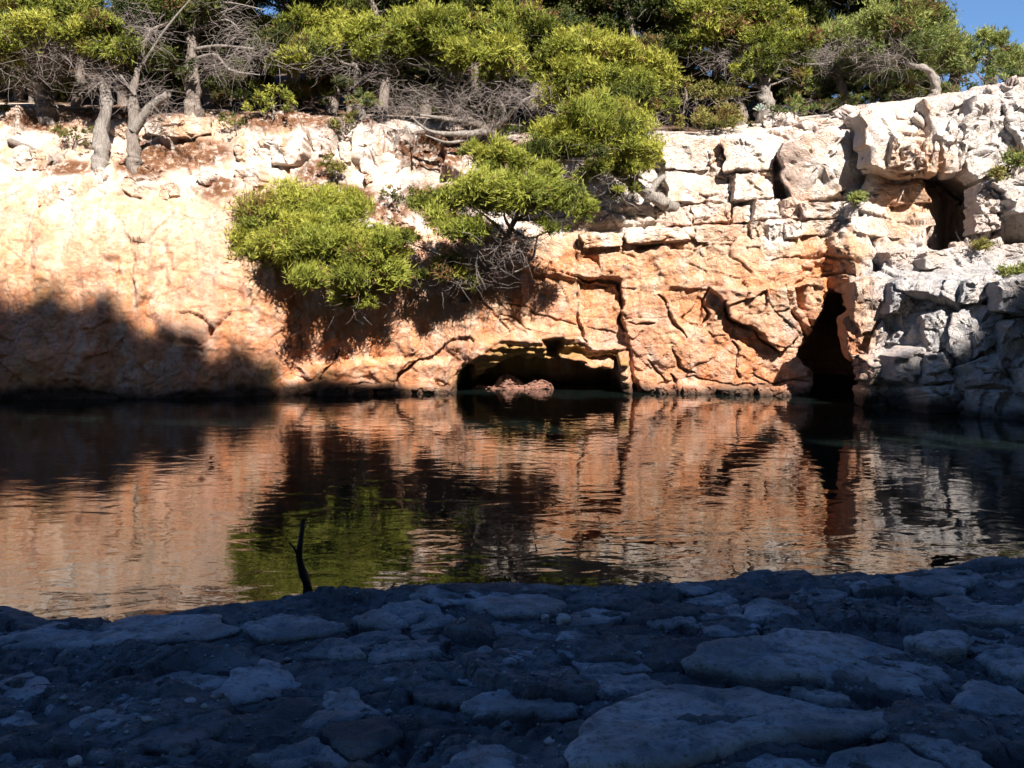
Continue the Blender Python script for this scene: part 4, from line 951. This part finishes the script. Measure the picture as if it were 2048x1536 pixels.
for lab, a, b, D, w_, h_, mt in shr:
    pine('shrub', lab, [(a, b+h_*1.1, D, 0.05), (a+3, b+h_*0.4, D, 0.035), (a, b, D, 0.02)], [(a, b, D, w_*0.62, h_*0.7), (a-w_*0.5, b+h_*0.25, D-.1, w_*0.45, h_*0.55), (a+w_*0.5, b+h_*0.25, D-.1, w_*0.45, h_*0.55), (a, b+h_*0.5, D-.4, w_*0.6, h_*0.45)],
         cat='shrub', needle=mt, twigs=8 if w_ > 30 else 3, dens=4.0, rp=(0.12, 0.24), L=0.10, wd=0.036, per_m2=420, limb=w_ > 30, dry=0.05)

# background wood: generic pines, copied
def generic_pine(seed, h=7.0):
    r = np.random.default_rng(seed); global tree_n
    root = empty('pine_tree', (0, 0, 0))
    tp = np.array([(0, 0, -0.3, .2), (r.normal()*0.2, r.normal()*0.2, h*0.35, .16), (r.normal()*0.4, r.normal()*0.3, h*0.7, .11), (r.normal()*0.5, 0, h*0.95, .05)])
    sm = smooth_path(tp, 18); v, f = tube(sm[:, :3], sm[:, 3], 8, seed, 0.2); add('trunk', mesh_np('trunk', v, f), M_BARK, root)
    pads = []
    for k in range(13):
        zz = h*r.uniform(0.38, 1.0); rr = (1.0-abs(zz/h-0.65))*1.6; an = r.uniform(0, 6.28)
        pads.append((np.array([math.cos(an)*rr*r.uniform(.3, 1), math.sin(an)*rr*r.uniform(.3, 1), zz]), r.uniform(.7, 1.15), r.uniform(.7, 1.0), r.uniform(.38, .55)))
    bl = []
    for c, rx, ry, rz in pads:
        k = int(np.argmin(np.abs(sm[:, 2]-(c[2]-0.5)))); bl.append(tube([sm[k, :3], (sm[k, :3]+c)/2+np.array([0, 0, -.1]), c], [0.05, 0.03, 0.012], 5))
    v, f = join(bl); add('branches', mesh_np('branches', v, f), M_BARK, root)['kind'] = 'stuff'
    tc = [twig_cloud(c-np.array([0, 0, .4]), (rx, ry, .3), 10, seed+i, .008, .7) for i, (c, rx, ry, rz) in enumerate(pads)]
    v, f = join(tc); add('twigs', mesh_np('twigs', v, f), M_TWIG, root)['kind'] = 'stuff'
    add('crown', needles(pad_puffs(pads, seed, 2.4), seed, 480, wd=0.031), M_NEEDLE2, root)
    return root
def copy_tree(o, loc, rz, s):
    c = o.copy(); C.objects.link(c); c.location = loc; c.rotation_euler = (0, 0, rz); c.scale = (s, s, s)
    for ch in o.children:
        d_ = ch.copy(); C.objects.link(d_); d_.parent = c
    return c
protos = [generic_pine(s) for s in (11, 12, 13)]
bgspots = [(-60, 31.5), (40, 33), (150, 31.5), (250, 31), (330, 32), (430, 31.5), (500, 33), (580, 31), (660, 32), (760, 31.5), (850, 32.5), (960, 31.5), (1060, 31), (1100, 33), (1170, 32), (1260, 31.5), (1340, 32), (1400, 33), (1480, 33), (1560, 34), (1640, 33), (1720, 34), (1780, 33),
           (100, 37), (300, 37), (480, 37), (640, 37), (820, 37), (1000, 37), (1180, 37), (1350, 38), (1520, 39)]
used = [0, 0, 0]
rb = np.random.default_rng(5)
order = ['first', 'second', 'third', 'fourth', 'fifth', 'sixth', 'seventh', 'eighth', 'ninth', 'tenth', 'eleventh', 'twelfth', 'thirteenth', 'fourteenth', 'fifteenth', 'sixteenth', 'seventeenth', 'eighteenth', 'nineteenth', 'twentieth', 'twenty-first', 'twenty-second', 'twenty-third']
def place(k, loc, rz, s):
    if not used[k]:
        used[k] = 1; o = protos[k]; o.location = loc; o.rotation_euler = (0, 0, rz); o.scale = (s, s, s); return o
    return copy_tree(protos[k], loc, rz, s)
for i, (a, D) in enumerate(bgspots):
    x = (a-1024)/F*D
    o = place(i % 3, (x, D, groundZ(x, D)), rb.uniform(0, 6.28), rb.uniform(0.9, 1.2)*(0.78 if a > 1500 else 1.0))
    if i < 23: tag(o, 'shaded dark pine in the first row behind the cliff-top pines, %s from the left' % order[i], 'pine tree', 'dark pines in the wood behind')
    else: tag(o, 'dark pine in the farther row of the wood, %s from the left' % order[i-23], 'pine tree', 'dark pines in the wood behind')

under_spots = [(-20, 33.2), (60, 32.6), (130, 33.5), (210, 32.8), (280, 33.4), (350, 32.7), (420, 33.3), (480, 32.4), (560, 33.0), (630, 33.5), (700, 32.8), (770, 33.4), (840, 32.6), (910, 33.2), (990, 32.8), (1060, 33.0), (1130, 32.6), (1200, 33.4), (1290, 32.8), (1370, 33.2), (1440, 32.2), (1530, 32.6), (1600, 32.0), (1670, 32.4), (1740, 31.8), (1800, 32.4)]
under_spots += [(1480, 30.6), (1560, 31.0), (1640, 30.4), (1700, 30.2), (1760, 29.8), (1835, 29.6), (1900, 29.6)]
for i, (a, D) in enumerate(under_spots):
    x = (a-1024)/F*D
    o = place(i % 3, (x, D, groundZ(x, D)-(1.2 if i < 26 else 0.8)), rb.uniform(0, 6.28), rb.uniform(0.5, 0.62) if i < 26 else 0.36); o.name = 'undergrowth_pine'
    tag(o, ('low young pine in the undergrowth behind cliff-top trees, %s from the left' % (order+['twenty-fourth', 'twenty-fifth', 'twenty-sixth'])[i]) if i < 26 else 'knee-high young pine among the trunks on the right cliff top, %s from the agave' % order[i-26], 'young pine', 'young pines in the undergrowth')

# agave
ag = empty('agave', P(1520, 222, 27.6)); tag(ag, 'pale spiky agave on the cliff top below the thick grey trunk', 'agave')
lv = np.array([(-0.035, 0, 0), (0.035, 0, 0), (0, -0.02, 0.02), (-0.04, 0, 0.22), (0.04, 0, 0.22), (0, -0.03, 0.23), (0, 0.0, 0.5)])
lf = np.array([(0, 2, 5, 3), (2, 1, 4, 5), (0, 3, 4, 1), (3, 5, 6, 6), (5, 4, 6, 6), (4, 3, 6, 6)])
lme = mesh_np('leaf', lv, lf, False); lme.materials.append(M_AGAVE)
for k in range(17):
    o = add('leaf', lme, None); o.parent = ag; o.rotation_euler = (math.radians(18+50*(k % 3)/2+4*rb.normal()), 0, k*2.4); o.scale = (1, 1, rb.uniform(0.8, 1.15))
# fallen log
lp = [P(a, b, cliffD(a, b+6, 10)-0.08) for a, b in [(14, 280), (40, 290), (70, 304), (104, 324)]]
lp = [lp[0]]+[np.array([q[0], 0.5*q[1]+0.5*(lp[0][1]+(lp[3][1]-lp[0][1])*i/3), q[2]]) for i, q in enumerate(lp)][1:]
v, f = tube(smooth_path(lp, 14), np.concatenate([[0.02], np.linspace(0.08, 0.12, 12), [0.05]]), 9, 2, 0.25)
tag(add('fallen_log', mesh_np('fallen_log', v, f), M_BARK), 'brown fallen log on the slope at the far left', 'log')

# ------------------------------------------------------------------ wooded hill behind the photographer, which shades the shore
e_ = np.array([math.cos(SUN_AZ), math.sin(SUN_AZ)]); dn = np.array([-math.sin(SUN_AZ), math.cos(SUN_AZ)])
RT = 17.0                                       # ridge distance behind the camera along the sun's bearing
def ridge(s):                                   # height of the skyline of hill and trees across that bearing
    return np.interp(s, [-40, -20, -8, -4.3, -2, 0.6, 3.4, 6, 8.7, 12, 15.3, 16.2, 17, 20, 30, 45], [46, 43.5, 41.4, 39.6, 38.3, 36.9, 35.6, 34.3, 32.8, 30.7, 28.9, 28.6, 28.8, 30.2, 34, 36])
nS, nT = 110, 60
ss = np.linspace(-60, 60, nS); td = np.linspace(0, 1, nT)
HB = np.empty((nT, nS, 3))
for j, t in enumerate(td):
    dist = 5.0+t*45
    zf = np.interp(dist, [5, 8, RT, 30, 50], [0.05, 0.18, 1.0, 1.15, 1.3])
    zz = 0.3+zf*(ridge(ss)-6.5)
    HB[j, :, :2] = ss[:, None]*e_[None]-dist*dn[None]; HB[j, :, 2] = zz
HB[..., 2] += 0.6*fbm(HB*0.25, 4, 201)*sstep(5, 9, 5+td*45)[:, None]
hill = add('hill', mesh_np('hill', HB.reshape(-1, 3), grid_faces(nT, nS)[:, ::-1]), M_SOIL); hill['kind'] = 'structure'
k = 0
rh = np.random.default_rng(77)
for s in np.arange(-16, 32, 1.15):
    s2 = s+rh.uniform(-0.4, 0.4); h = rh.uniform(0.8, 1.05)
    xy = s2*e_-RT*dn
    topz = float(ridge(s2))+rh.uniform(-0.35, 0.25)
    o = copy_tree(protos[k % 3], (xy[0], xy[1], topz-7.4*h), rh.uniform(0, 6.28), h); k += 1
    tag(o, 'pine on the wooded hill behind the photographer', 'pine tree', 'pines on the hill behind the photographer')
